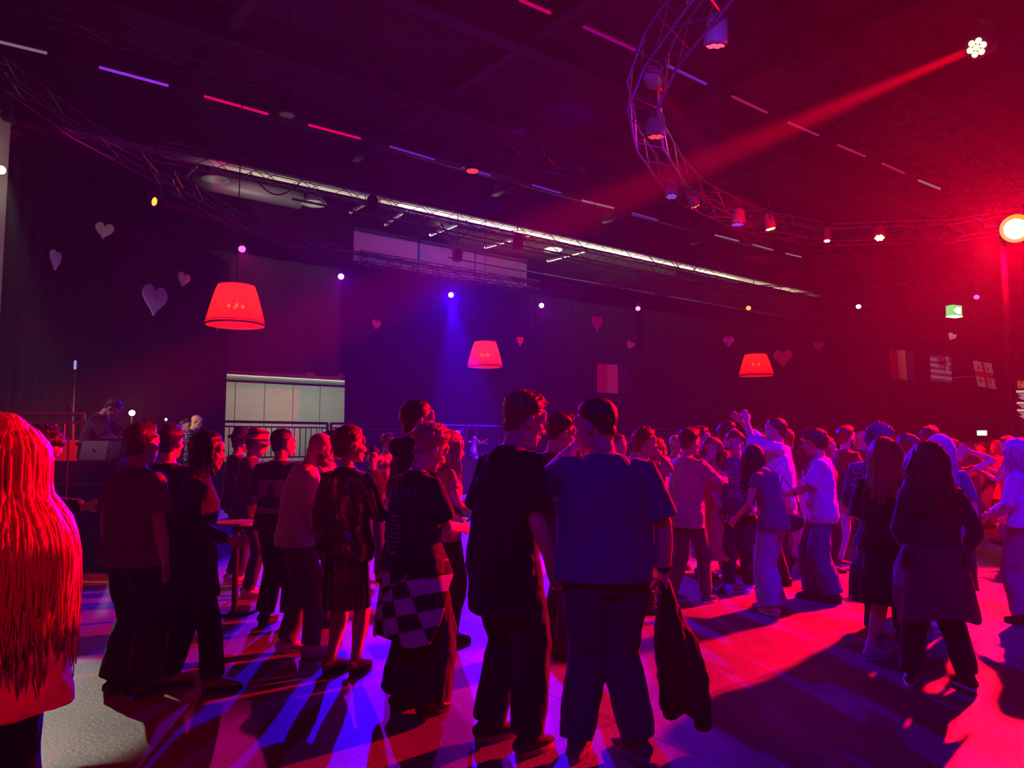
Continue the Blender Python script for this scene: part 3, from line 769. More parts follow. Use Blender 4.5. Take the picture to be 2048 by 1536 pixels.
obj('cross_arm', Geo().cyl((-.3, 0, KEY.z + .15), (.3, 0, KEY.z + .15), .03, 8), M_DARKMETAL, e)
kd = (V((0, 2, 0)) - KEY).normalized()
spot('key_light', KEY + kd * .1, (0.0, 2.0, 0.0), RED, 30000, 84, .35, .14)
o = spot('key_light', KEY + kd * .1 + V((0, 0, 0.02)), (10.0, 30, 2), RED, 9000, 140, .8, .12)
# blue and violet lamps behind and above the camera
spot('front_blue', (4.5, 3.0, 6.9), (5.2, 8.2, .8), BLU, 2600, 50, .5, .12)
spot('front_blue', (-1.5, -3.0, 6.9), (1.8, 5.5, .8), BLU, 750, 34, .6, .15)
spot('front_violet', (2.0, -3.5, 7.0), (9.0, 14, .0), (.5, 0, 1), 350, 60, .8, .15)
# rig wash into the roof
spot('roof_wash', at_z(200, 420, 6.0), at_z(420, 60, 9.8), (.22, 0, 1.0), 200, 60, 1, .2)
spot('roof_wash', (3, 12, 6), (1.0, 13.5, 10), (.5, 0, .6), 350, 130, 1, .2)
spot('roof_wash', (9, 12, 6), (12, 22, 9), RED, 900, 140, 1, .2)
# red on the near left woman, from an added unseen spot
spot('side_red', (0.6, 0.2, 5.4), (-1.95, 2.85, 1.0), RED, 620, 26, .6, .1)
# white work lights
for a_, pw_ in ((9.0, 45), (15.0, 300), (21.0, 420), (27.0, 150), (33, 50)):
    o = area('loft_light', ab(a_, 22.3, 8.15), ab(a_, 22.3, 10.0), (1, .97, .74), pw_, 5.5, .2); o.data.spread = R_(105); o.rotation_euler = (R_(180), 0, math.atan2(AX.y, AX.x))

area('foyer_light', ab((aL + aR) / 2, 23.5, zs - .02), ab((aL + aR) / 2, 25.4, 1.6), (.85, 1, .72), 45, 5.5, .2)
area('screen_light', ab(aw(880), BD - 1.5, z_dr + 1.8), ab(aw(880), bs, z_dr + .9), (.42, .13, 1.0), 55, 5, .3)
# heart wash
spot('heart_wash', (-3.5, 6.0, 5.0), (-7.6, 14.5, 4.2), (.5, .25, 1), 80, 36, .8, .2)
spot('ring_wash', (7.5, 11.5, 6.2), (2.2, 12.5, 7.0), (1, .03, .02), 260, 60, .6, .05)  # ring_wash: unseen spots added to light the round truss and its lamps
spot('ring_wash', (2.2, 4.0, 6.4), (2.5, 9.4, 6.9), BLU, 160, 26, .6, .05)
spot('drape_beam', LR[5] + V((0, 0, -.1)), at(935, 880, 24.5), BLU, 75000, 42, .6, .05)
spot('ring_wash', (2.0, 6.0, 6.0), (2.6, 12.5, 6.9), (.15, .03, 1), 260, 40, .6, .05)
# work lamp by the left pillar + patch on the floor
e = empty('wall_lamp', at(2, 340, 10.6)); tag(e, 'warm white work lamp shining on the pale pillar at the left edge', 'lamp')
obj('bulb', Geo().ell((0, 0, 0), (.06, .06, .06)), glow('work_white', (1, .85, .6), 25), e, smooth=True); obj('bracket', Geo().cyl((0, 0, 0), (-.25, .2, 0), .02), M_BLACK, e)
point('work_light', at(6, 340, 10.5), (1, .85, .6), 6, .05)
spot('aisle_light', at(6, 342, 10.4) + V((.12, -.12, -.1)), (-2.95, 4.85, 0.0), (1, .95, .78), 1700, 10, .3, .05)
# lamp behind the DJ
p = at(264, 826, 12.2)
e = empty('desk_lamp', p); tag(e, 'small glaring white lamp beside the DJ', 'lamp')
obj('bulb', Geo().ell((0, 0, 0), (.045, .045, .045)), glow('dj_white', (1, .8, .5), 60), e, smooth=True)
obj('stand', Geo().cyl((0, 0, -.04), (0, 0, -p.z + DJZ), .015, 6), M_BLACK, e)
point('dj_light', p + V((0, -.07, .05)), (1, .8, .55), 28, .04)
p = at(332, 839, 13.2)
e = empty('indicator_lamp', p); tag(e, 'pinprick white lamp between the DJ and the two men', 'lamp')
obj('bulb', Geo().ell((0, 0, 0), (.02, .02, .02)), glow('dj_white', (1, .8, .5), 60), e); obj('stand', Geo().cyl((0, 0, 0), (0, 0, -p.z), .012, 6), M_BLACK, e)
p = at(150, 735, 11.9)
e = empty('stand_light', p); tag(e, 'small bluish stand light above the red-lit railing', 'lamp')
obj('lamp_head', Geo().tube([(0, 0, -.02), (0, 0, .1)], [.02, .02], n=8), glow('stand_blue', (.4, .4, .9), .8), e); obj('pole', Geo().cyl((0, 0, -.02), (0, 0, -p.z + DJZ), .015, 6), M_BLACK, e)
# bare spots on the DJ, the platform people and the two men
spot('dj_face', (-7.2, 9.6, 3.4), (-5.6, 10.6, 1.9), (.75, .5, .85), 70, 50, .6, .1)
spot('platform_spot', at(905, 780, 19.0), at(920, 880, 21.5), (1, .85, .5), 120, 18, .3, .05)
spot('platform_spot', at(1515, 790, 21.0), at(1515, 868, 26), (1, .9, .75), 60, 10, .3, .05)
spot('men_spot', (-5.2, 10.4, 3.2), at(385, 850, 13), (1, .4, .25), 60, 25, .4, .05)
# rail wash in red behind the DJ, blue on the far rail
spot('rail_red', (-6.4, 9.8, 3.4), (-7.0, 11.3, 1.6), (1, .02, .03), 260, 60, .5, .05)
spot('rail_blue', ab(ar(1340), bp_ - 3, 5.0), ab(ar(1340), bp_, 2.0), (.05, .02, 1), 500, 40, .6, .1)
# dark ceiling-hung fixtures
for k, (u, v, lab) in enumerate([(575, 200, 'dark box fixture above the third tube light'), (945, 318, 'fixture with a small red lens above the violet tube'), (1036, 235, 'dark fixture high at centre'), (915, 505, 'dark fixture hanging before the lilac screens'), (1035, 480, 'dark fixture under the cream beam at centre'), (310, 372, 'dark fixture just above the second red spotlight'), (745, 405, 'dark fixture hooked on the cream beam'), (1190, 452, 'pale-edged fixture right of centre under the ceiling')]):
    p = at_z(u, v, 8.2); e = empty('floodlight', p); tag(e, lab, 'floodlight', 'dark fixtures under the ceiling')
    obj('housing', Geo().tube([(0, 0, -.28), (0, 0, -.2), (0, 0, .1), (0, 0, .2)], [.17, .18, .16, .08], n=14, rounded=False), M_BLACK, e)
    obj('front_glass', Geo().tube([(0, 0, -.3), (0, 0, -.28)], [.14, .14], n=14, rounded=False), glow('flood_red', (1, .05, .05), 1.0) if k == 1 else mat('dark_lens', (.1, .1, .2), rough=.1), e)
    obj('yoke', Geo().tube([(-.2, 0, -.05), (-.2, 0, .3), (.2, 0, .3), (.2, 0, -.05)], [.015] * 4, n=5), M_DARKMETAL, e)
    obj('hanging_rod', Geo().cyl((0, 0, .3), (0, 0, 10.0 - p.z), .02, 5), M_DARKMETAL, e)
p = at(474, 1043, 7.35); e = empty('bar_table', (p.x, p.y, 0)); tag(e, 'small round standing table between the hat wearers and the printed T-shirt', 'table')
obj('table_top', Geo().cyl((0, 0, p.z - .025), (0, 0, p.z), .22, 28), mat('table_laminate', (.35, .33, .36), rough=.25), e)
obj('column', Geo().cyl((0, 0, .02), (0, 0, p.z - .025), .03, 10), M_DARKMETAL, e); obj('base', Geo().cyl((0, 0, 0), (0, 0, .025), .2, 24), M_BLACK, e)
# pair of blue-lit bars deep under the roof
for k, (u1, v1, u2, v2) in enumerate([(1062, 333, 1180, 362), (1095, 310, 1160, 330)]):
    o = obj('pipe_bar', Geo().tube([at_z(u1, v1, 8.6), at_z(u2, v2, 8.6)], [.05, .05], n=6), M_STEEL); tag(o, ('lower', 'upper')[k] + ' of two blue-lit steel bars under the roof', 'bar')
spot('bar_blue', at_z(1100, 480, 6.5), at_z(1120, 345, 8.6), BLU, 500, 20, .5, .1)
# dj desk
M_DESK = mat('dj_desk_black', (.012, .012, .013), rough=.5)
dx = at(175, 900, 10.2).x
e = empty('dj_desk', (dx, 10.2, DJZ)); tag(e, 'black DJ desk with two tiers at the left', 'desk')
zt1 = at(175, 925, 10.0).z - DJZ; zt2 = at(200, 888, 10.3).z - DJZ
obj('lower_top', Geo().box((.05, -.25, zt1), (1.25, .6, .04)), M_DESK, e); obj('front_panel', Geo().box((.05, -.5, zt1 / 2), (1.25, .04, zt1)), M_DESK, e)
obj('upper_top', Geo().box((.35, .15, zt2), (.95, .45, .04)), M_DESK, e)
obj('front_edge', Geo().box((.05, -.56, zt1 - .86 + .6), (1.2, .02, .02)), mat('desk_edge', (.3, .28, .25), rough=.4), e)
for sx in (-.5, .6):
    obj('leg', Geo().box((sx, .1, zt1 / 2), (.06, .5, zt1)), M_DESK, e)
for sx in (-.08, .78): obj('riser_block', Geo().box((sx, .15, (zt1 + zt2) / 2), (.05, .4, zt2 - zt1)), M_DESK, e)
M_SIL = mat('laptop_aluminium', (.55, .56, .58), rough=.4, metal=.6, bscale=3, vary=.03)
for k, (u, v, m, lab) in enumerate([(188, 905, M_SIL, 'silver laptop with its lid raised toward the crowd'), (215, 905, mat('laptop_dark', (.08, .08, .09), rough=.4), 'dark laptop right beside the silver one')]):
    p = at(u, v, 9.85 + k * .12); e = empty('laptop', V((p.x, p.y, DJZ + zt1 + .02))); tag(e, lab, 'laptop', 'laptops on the DJ desk')
    h = .26; rot = Matrix.Rotation(R_(-18), 3, 'X')
    obj('base', Geo().box((0, .14, .012), (.34, .24, .018)), m, e); obj('lid', Geo().box((0, -.01, .14), (.34, .01, h), rot), m, e)
    # round dark emblem on the lid
    obj('lid_emblem', Geo().ell((0, -.022, .15), (.014, .005, .018), rot), M_BLACK, e)
p = at(240, 884, 10.35)
e = empty('dj_mixer', V((p.x, p.y, DJZ + zt2 + .02))); tag(e, 'black mixer with knobs under the DJ hands', 'mixer')
obj('case', Geo().box((-.02, 0, .03), (.5, .3, .06)), M_BLACK, e)
for k in range(12): obj('knob', Geo().cyl((-.2 + (k % 6) * .07, -.08 + (k // 6) * .1, .06), (-.2 + (k % 6) * .07, -.08 + (k // 6) * .1, .085), .014, 8), M_SIL, e)
p = at(272, 893, 10.1); e = empty('headphones', V((p.x, p.y, DJZ + zt2 + .02))); tag(e, 'headphones lying at the right end of the DJ desk', 'headphones')
obj('band', Geo().tube([(.09 * math.cos(t / 8 * math.pi), .05, .02 + .09 * math.sin(t / 8 * math.pi)) for t in range(9)], [.01] * 9, n=6), M_SIL, e)
for sx in (-.09, .09): obj('ear_cup', Geo().ell((sx, .05, .03), (.025, .035, .035)), M_BLACK, e)
p = at(135, 925, 9.35); e = empty('microphone_stand', V((p.x, p.y, 0))); tag(e, 'thin microphone stand at the left of the DJ desk', 'stand')
obj('pole', Geo().cyl((0, 0, .02), (0, 0, at(137, 818, 9.35).z), .011, 6), M_DARKMETAL, e); obj('base', Geo().cyl((0, 0, 0), (0, 0, .025), .15, 20), M_BLACK, e)
obj('microphone', Geo().tube([(0, 0, at(137, 818, 9.35).z), (0, -.03, at(137, 818, 9.35).z + .06)], [.018, .024], n=8), M_BLACK, e)
p = at(113, 890, 10.85); e = empty('armchair', V((p.x, p.y, DJZ))); tag(e, 'red-lit chair before the railing at the left', 'chair')
M_CHR = mat('chair_red', (.5, .05, .05), rough=.6)
obj('backrest', Geo().box((0, .2, .85), (.42, .06, .55)), M_CHR, e); obj('seat', Geo().box((0, 0, .55), (.44, .44, .07)), M_CHR, e)
for sx in (-.19, .19):
    for sy in (-.19, .19): obj('leg', Geo().cyl((sx, sy, 0), (sx, sy, .55), .018, 6), M_BLACK, e)
spot('flag_wash', (11.0, 17.0, 6.3), at(1925, 745, 27.5), (.95, .6, .85), 500, 26, .7, .1)  # unseen spot added to whiten the flags
# ------------------------------------------------------------------ people
def smooth01(t): t = max(0.0, min(1.0, t)); return t * t * (3 - 2 * t)
def Rz(a): return Matrix.Rotation(a, 3, 'Z')
def Rx(a): return Matrix.Rotation(a, 3, 'X')
def Ry(a): return Matrix.Rotation(a, 3, 'Y')

class Pose:
    """rest figure 1.75 m tall, facing +Y, x to its right"""
    def __init__(s, kind, lean, side, twist, look, nod, tilt, hands, feet, sx, belly, shrug, crouch):
        s.kind = kind; s.lean = R_(lean); s.side = R_(side); s.twist = R_(twist)
        s.sx = sx; s.belly = belly; s.pz = -crouch
        f = feet or ((.11, .02, 8), (-.11, -.02, -8))
        s.feet = [(V((a[0], a[1], a[3] if len(a) > 3 else 0.0)), R_(a[2])) for a in f]
        mid = (s.feet[0][0] + s.feet[1][0]) / 2
        s.px, s.py = mid.x, mid.y - .10 * math.sin(s.lean)
        # spine table
        s.tab = []; p = V((s.px, s.py, .93 + s.pz)); z = .93
        for i in range(61):
            zz = .93 + i * .01
            s.tab.append(p.copy()); p = p + s.rot(zz) @ V((0, 0, .01))
        sw = .172 if kind == 'm' else .150
        sw *= (1 + (sx - 1) * .6)
        s.sh = [s.B(V((q * sw, -.01, 1.392 + shrug))) for q in (1, -1)]
        s.hip = [s.B(V((q * .09, 0, .90))) for q in (1, -1)]
        s.Rt = s.rot(1.5)
        s.Rh = (s.Rt @ Rz(-R_(look)) @ Rx(-R_(nod)) @ Ry(R_(tilt))) * 1.06
        s.nb = s.B(V((0, .0, 1.47)))
        s.hc = s.nb + s.Rt @ V((0, .012, .038)) + s.Rh @ V((0, .022, .105))
        s.top = (s.hc + s.Rh @ V((0, -.01, .125))).z
        # arms
        ua, fa = .285, .255
        s.el = []; s.wr = []; s.hd = []
        for i, q in enumerate((1, -1)):
            h = hands[i] if hands and hands[i] is not None else (.27, .03, .80)
            tgt = V((h[0] * q if len(h) < 4 or h[3] is None else h[0], h[1], h[2]))
            tgt = V((h[0] * q, h[1], h[2]))
            if hands is None or hands[i] is None: tgt = s.B(V((tgt.x, tgt.y, 1.0))) + V((0, 0, -.2))
            S = s.sh[i]; d = tgt - S; L = min(d.length, (ua + fa) * .985); d.normalize(); T = S + d * L
            pole = V((q * .6, -.6, -.5)) if len(h) < 6 else V((h[3] * q, h[4], h[5]))
            pole = (pole - d * pole.dot(d)).normalized()
            a = (ua * ua + L * L - fa * fa) / (2 * L); hh = math.sqrt(max(0, ua * ua - a * a))
            s.el.append(S + d * a + pole * hh); s.wr.append(T); s.hd.append((T - s.el[i]).normalized())
        # legs
        th, sn = .425, .405
        s.kn = []; s.an = []
        for i, q in enumerate((1, -1)):
            fp, fy = s.feet[i]; A = V((fp.x, fp.y, .095 + fp.z)); Hp = s.hip[i]
            d = A - Hp; L = min(d.length, (th + sn) * .998); d.normalize()
            a = (th * th + L * L - sn * sn) / (2 * L); hh = math.sqrt(max(0, th * th - a * a))
            pole = Rz(fy) @ V((0, 1, 0)); pole = (pole - d * pole.dot(d)).normalized()
            s.kn.append(Hp + d * a + pole * hh); s.an.append(Hp + d * L)
    def t(s, z): return smooth01((z - .93) / .42)
    def rot(s, z):
        t = s.t(z)
        return Rz(-s.twist * t) @ Ry(s.side * t) @ Rx(-s.lean * t)
    def B(s, p):
        if p.z <= .93: return V((p.x + s.px, p.y + s.py, p.z + s.pz))
        k = (p.z - .93) / .01; i = min(59, int(k)); c = s.tab[i].lerp(s.tab[i + 1], min(1, k - i) if k < 60 else 1)
        if k >= 60: c = s.tab[60] + s.rot(1.53) @ V((0, 0, (k - 60) * .01))
        return c + s.rot(p.z) @ V((p.x, p.y, 0))

TORSO = {'m': [(.80, .150, .095, -.005), (.87, .172, .112, -.012), (.95, .166, .112, -.008), (1.05, .150, .105, .0), (1.14, .152, .106, .004), (1.24, .164, .114, .005), (1.32, .170, .115, 0), (1.37, .160, .107, -.004), (1.405, .138, .096, -.008), (1.435, .108, .082, -.012), (1.462, .080, .068, -.012), (1.49, .062, .058, -.006)],
         'f': [(.80, .155, .098, -.006), (.87, .178, .118, -.014), (.95, .165, .112, -.008), (1.05, .130, .095, .0), (1.12, .128, .094, .003), (1.22, .142, .108, .014), (1.29, .148, .118, .018), (1.36, .140, .102, .004), (1.40, .120, .086, -.004), (1.435, .088, .070, -.008), (1.475, .054, .052, -.004)]}
def torso_rings(P, off, z0, z1, n=28, flare=0.0, loosen=0.0):
    T = TORSO[P.kind]; zs = sorted(set([z0, z1] + [r[0] for r in T if z0 < r[0] < z1])); out = []
    ext = []
    for i in range(len(zs) - 1):
        k = max(1, int((zs[i + 1] - zs[i]) / .035)); ext += [zs[i] + (zs[i + 1] - zs[i]) * j / k for j in range(k)]
    ext.append(zs[-1])
    for z in ext:
        zz = max(T[0][0], min(T[-1][0], z)); i = max(j for j in range(len(T)) if T[j][0] <= zz + 1e-9); j = min(i + 1, len(T) - 1)
        f = 0 if i == j else (zz - T[i][0]) / (T[j][0] - T[i][0]); rx, ry, yc = [T[i][k] * (1 - f) + T[j][k] * f for k in (1, 2, 3)]
        lo = loosen * smooth01((1.36 - z) / .2)
        sxx = P.sx if z < 1.40 else 1 + (P.sx - 1) * .4
        bl = P.belly * math.exp(-((z - 1.05) / .16) ** 2)
        rx = rx * sxx + off + lo + flare * max(0, 1.0 - z) + bl * .35; ry = ry * sxx ** .7 + off + lo * .8 + flare * max(0, 1.0 - z) + bl * .5
        out.append([P.B(V((math.cos(2 * math.pi * a / n) * rx, math.sin(2 * math.pi * a / n) * ry + yc + bl * .5, z))) for a in range(n)])
    return out
def limb(g, a, b, c, prof1, prof2, side, n=14, mul=1.0, add=0.0):
    pts = []; rr = []
    for k, r in enumerate(prof1): pts.append(a.lerp(b, k / len(prof1))); rr.append(r)
    for k, r in enumerate(prof2): pts.append(b.lerp(c, k / (len(prof2) - 1))); rr.append(r)
    g.tube(pts, [((r if not isinstance(r, tuple) else r[0]) * mul + add, (r if not isinstance(r, tuple) else r[1]) * mul + add) for r in rr], n=n, side=side)
ARM1 = [.052, .050, .046, .043, .040]; ARM2 = [.039, .042, .040, .034, (.029, .024)]
LEG1 = [.088, .086, .082, .074, .065, .058]; LEG2 = [.055, .056, .060, .055, .045, .038, .038]

def hand(g, w, d, inn, curl, thumb_out=.6, fore=None):
    """w wrist, d hand direction, inn palm normal (towards the palm side), fingers curl about it"""
    inn = (inn - d * inn.dot(d)).normalized(); t = fore if fore is not None else d.cross(inn)
    t = (t - d * t.dot(d)); t = (t - inn * t.dot(inn)).normalized()
    pc = w + d * .05
    g.tube([w - d * .01, w + d * .02, w + d * .055, w + d * .09], [(.026, .019), (.034, .016), (.041, .015), (.040, .012)], n=12, side=t)
    for k, (o, L, s0) in enumerate([(.030, .074, .088), (.0105, .082, .092), (-.0095, .076, .089), (-.029, .060, .082)]):
        c = curl * (1 + .12 * k); b = w + d * s0 + t * o; dd = (d + t * o * 1.6).normalized(); pts = [b]; a = 0
        for q, fr in enumerate((.45, .32, .26)):
            a += c * (.5, .9, .7)[q]
            v = dd * math.cos(a) + inn * math.sin(a); pts.append(pts[-1] + v * L * fr)
        g.tube(pts, [.0098, .0092, .0082, .0068], n=7)
    b = w + d * .022 + t * .022
    v1 = (d * .75 + t * thumb_out + inn * .35).normalized(); v2 = (d * .9 + t * thumb_out * .4 + inn * (.3 + curl * .4)).normalized()
    g.tube([b, b + v1 * .042, b + v1 * .042 + v2 * .034, b + v1 * .042 + v2 * .062], [.0145, .0118, .0105, .0085], n=7)
    return pc

def head_geo(g, P, fem=False, det=True):
    st = len(g.v)
    g.ell((0, -.014, .036), (.0765, .097, .084), nu=24, nv=16)
    g.ell((0, .022, -.010), (.064, .070, .085), nu=20, nv=14)
    g.ell((0, -.040, -.035), (.056, .054, .060), nu=20, nv=12)
    g.ell((0, .034, -.070), (.050 if not fem else .044, .052, .040), nu=18, nv=12)
    g.ell((0, .074, -.099), (.020, .017, .016)); g.ell((0, .052, -.088), (.034, .034, .022))
    g.ell((0, .078, .045), (.050, .018, .035))
    g.tube([(0, .084, .018), (0, .098, -.006), (0, .110, -.026), (0, .108, -.034)], [.0075, .009, .0115, .010], n=8)
    for q in (-1, 1):
        g.ell((q * .013, .098, -.034), (.008, .010, .0075)); g.ell((q * .030, .083, .020), (.024, .012, .0075))
        g.ell((q * .040, .060, -.022), (.022, .026, .018)); g.ell((q * .078, -.006, -.006), (.008, .019, .031), Rx(-.25) @ Rz(-q * .35))
        g.ell((q * .075, -.002, -.030), (.007, .010, .012))
    g.ell((0, .0925, -.060), (.023, .0095, .0055)); g.ell((0, .0905, -.0715), (.019, .0095, .006))
    g.xform(lambda p: P.hc + P.Rh @ p, st)

SKULL_C = V((0, -.012, .02))
def skull_r(d):
    """distance of the skull surface along d (head frame) - union of ellipsoids"""
    best = 0
    for c, r in ((V((0, -.014, .036)), (.0765, .097, .084)), (V((0, .022, -.010)), (.064, .070, .085)), (V((0, .034, -.07)), (.05, .052, .04)), (V((0, -.040, -.035)), (.056, .054, .060))):
        o = SKULL_C - c
        A = sum((d[i] / r[i]) ** 2 for i in range(3)); B_ = 2 * sum(o[i] * d[i] / r[i] ** 2 for i in range(3)); C = sum((o[i] / r[i]) ** 2 for i in range(3)) - 1
        D = B_ * B_ - 4 * A * C
        if D > 0: best = max(best, (-B_ + math.sqrt(D)) / (2 * A))
    return best
def hair_cap(g, P, vol, style, nu=72, nv=48, seed=0):
    """shell of hair over the skull; style sets the hairline and the volume"""
    rs = []; rnd = random.Random(seed); off = V((rnd.uniform(0, 50), 0, 0))
    for i in range(nv):
        th = math.pi * (i + .5) / nv; row = []
        for j in range(nu):
            ph = 2 * math.pi * j / nu
            d = V((math.sin(th) * math.sin(ph), math.sin(th) * math.cos(ph), math.cos(th)))   # ph=0 front
            r = skull_r(d); el = math.degrees(math.asin(max(-1, min(1, d.z)))); az = abs(math.degrees(math.atan2(d.x, d.y)))
            # hairline elevation by azimuth
            if style in ('bald',): line = 90
            elif style == 'fringe': line = (14 if az < 55 else 14 - (az - 55) * 1.6)
            elif style == 'receding': line = (52 if az < 35 else 52 - (az - 35) * 1.5)
            else: line = (33 if az < 40 else (33 - (az - 40) * .8 if az < 88 else (-5.4 - (az - 88) * 1.4)))
            lo = {'short': -54, 'crop': -52, 'fringe': -54, 'receding': -54, 'curly': -56, 'long': -62, 'bob': -62, 'undercut': -52, 'bun': -54}.get(style, -52)
            line = max(line, lo)
            m = smooth01((el - line + 3) / 9)
            t = vol
            if style == 'undercut': t = .004 + (vol) * smooth01((el + 0) / 14)
            if style == 'crop': t = vol * (.45 + .55 * smooth01(el / 50))
            if style == 'short': t = vol * (.4 + .6 * smooth01((el + 5) / 40)) + (vol * .5 if az < 50 and el > 25 else 0)
            if style == 'curly': t = vol * (.9 + .7 * noise.noise(d * 9 + off)) + .006 * noise.noise(d * 28 + off)
            nn = noise.noise(V((d.x * 16, d.y * 16, d.z * 5)) + off) * .35 + noise.noise(V((d.x * 45, d.y * 45, d.z * 9)) + off) * .18
            t = t * (1 + nn) * (.25 + .75 * smooth01((el - line) / 26))
            row.append(SKULL_C + d * (r + (t + .004) * m - .012 * (1 - m)))
        rs.append(row)
    st = len(g.v); g.rings(rs); g.xform(lambda p: P.hc + P.Rh @ p, st)
def hair_locks(g, P, n, L, r0=.011, wave=.012, seed=1, spread=1.0, front=70, fall=1.0, side_bias=0, part=0, thick=1.0):
    """long locks falling from the scalp over back and shoulders"""
    rnd = random.Random(seed)
    for k in range(n):
        az = R_(rnd.uniform(front, 360 - front)); el = R_(rnd.uniform(-20, 78))
        d = V((math.sin(az) * math.cos(el), math.cos(az) * math.cos(el), math.sin(el)))
        p = SKULL_C + d * (skull_r(d) + .006)
        p = P.hc + P.Rh @ p; out = (P.Rh @ V((d.x, d.y, 0))); out.z = 0
        if out.length < .05: out = P.Rh @ V((0, -1, 0))
        out.normalize(); ll = L * rnd.uniform(.8, 1.05) - max(0, .0); pts = [p]; c = V((P.hc.x, P.hc.y, 0)); m = 12
        ph = rnd.uniform(0, 6.28); hor = 1.0
        R1 = rnd.uniform(.085, .115) * thick
        for i in range(1, m + 1):
            q = pts[-1]; t = i / m
            rad = V((q.x - c.x, q.y - c.y, 0)); rl = rad.length
            dist_z = P.hc.z - q.z
            want = R1 + (.05 * smooth01((dist_z - .08) / .12) + .02) * spread
            v = V((0, 0, -1)) * (1 if dist_z > -.03 else .55) + out * max(-.6, min(1.1, (want - rl) * 9))
            v.normalize(); step = ll / m
            q = q + v * step
            s_ = out.cross(V((0, 0, 1)))
            q = q + s_ * math.sin(ph + i * 1.1) * wave * t + out * math.cos(ph * 2 + i * .9) * wave * .5 * t
            pts.append(q)
        rr = [r0 * .7] + [r0 * (1 - .75 * (i / m) ** 2) for i in range(1, m + 1)]
        g.tube(pts, [(a, a * .6) for a in rr], n=5, rounded=False)

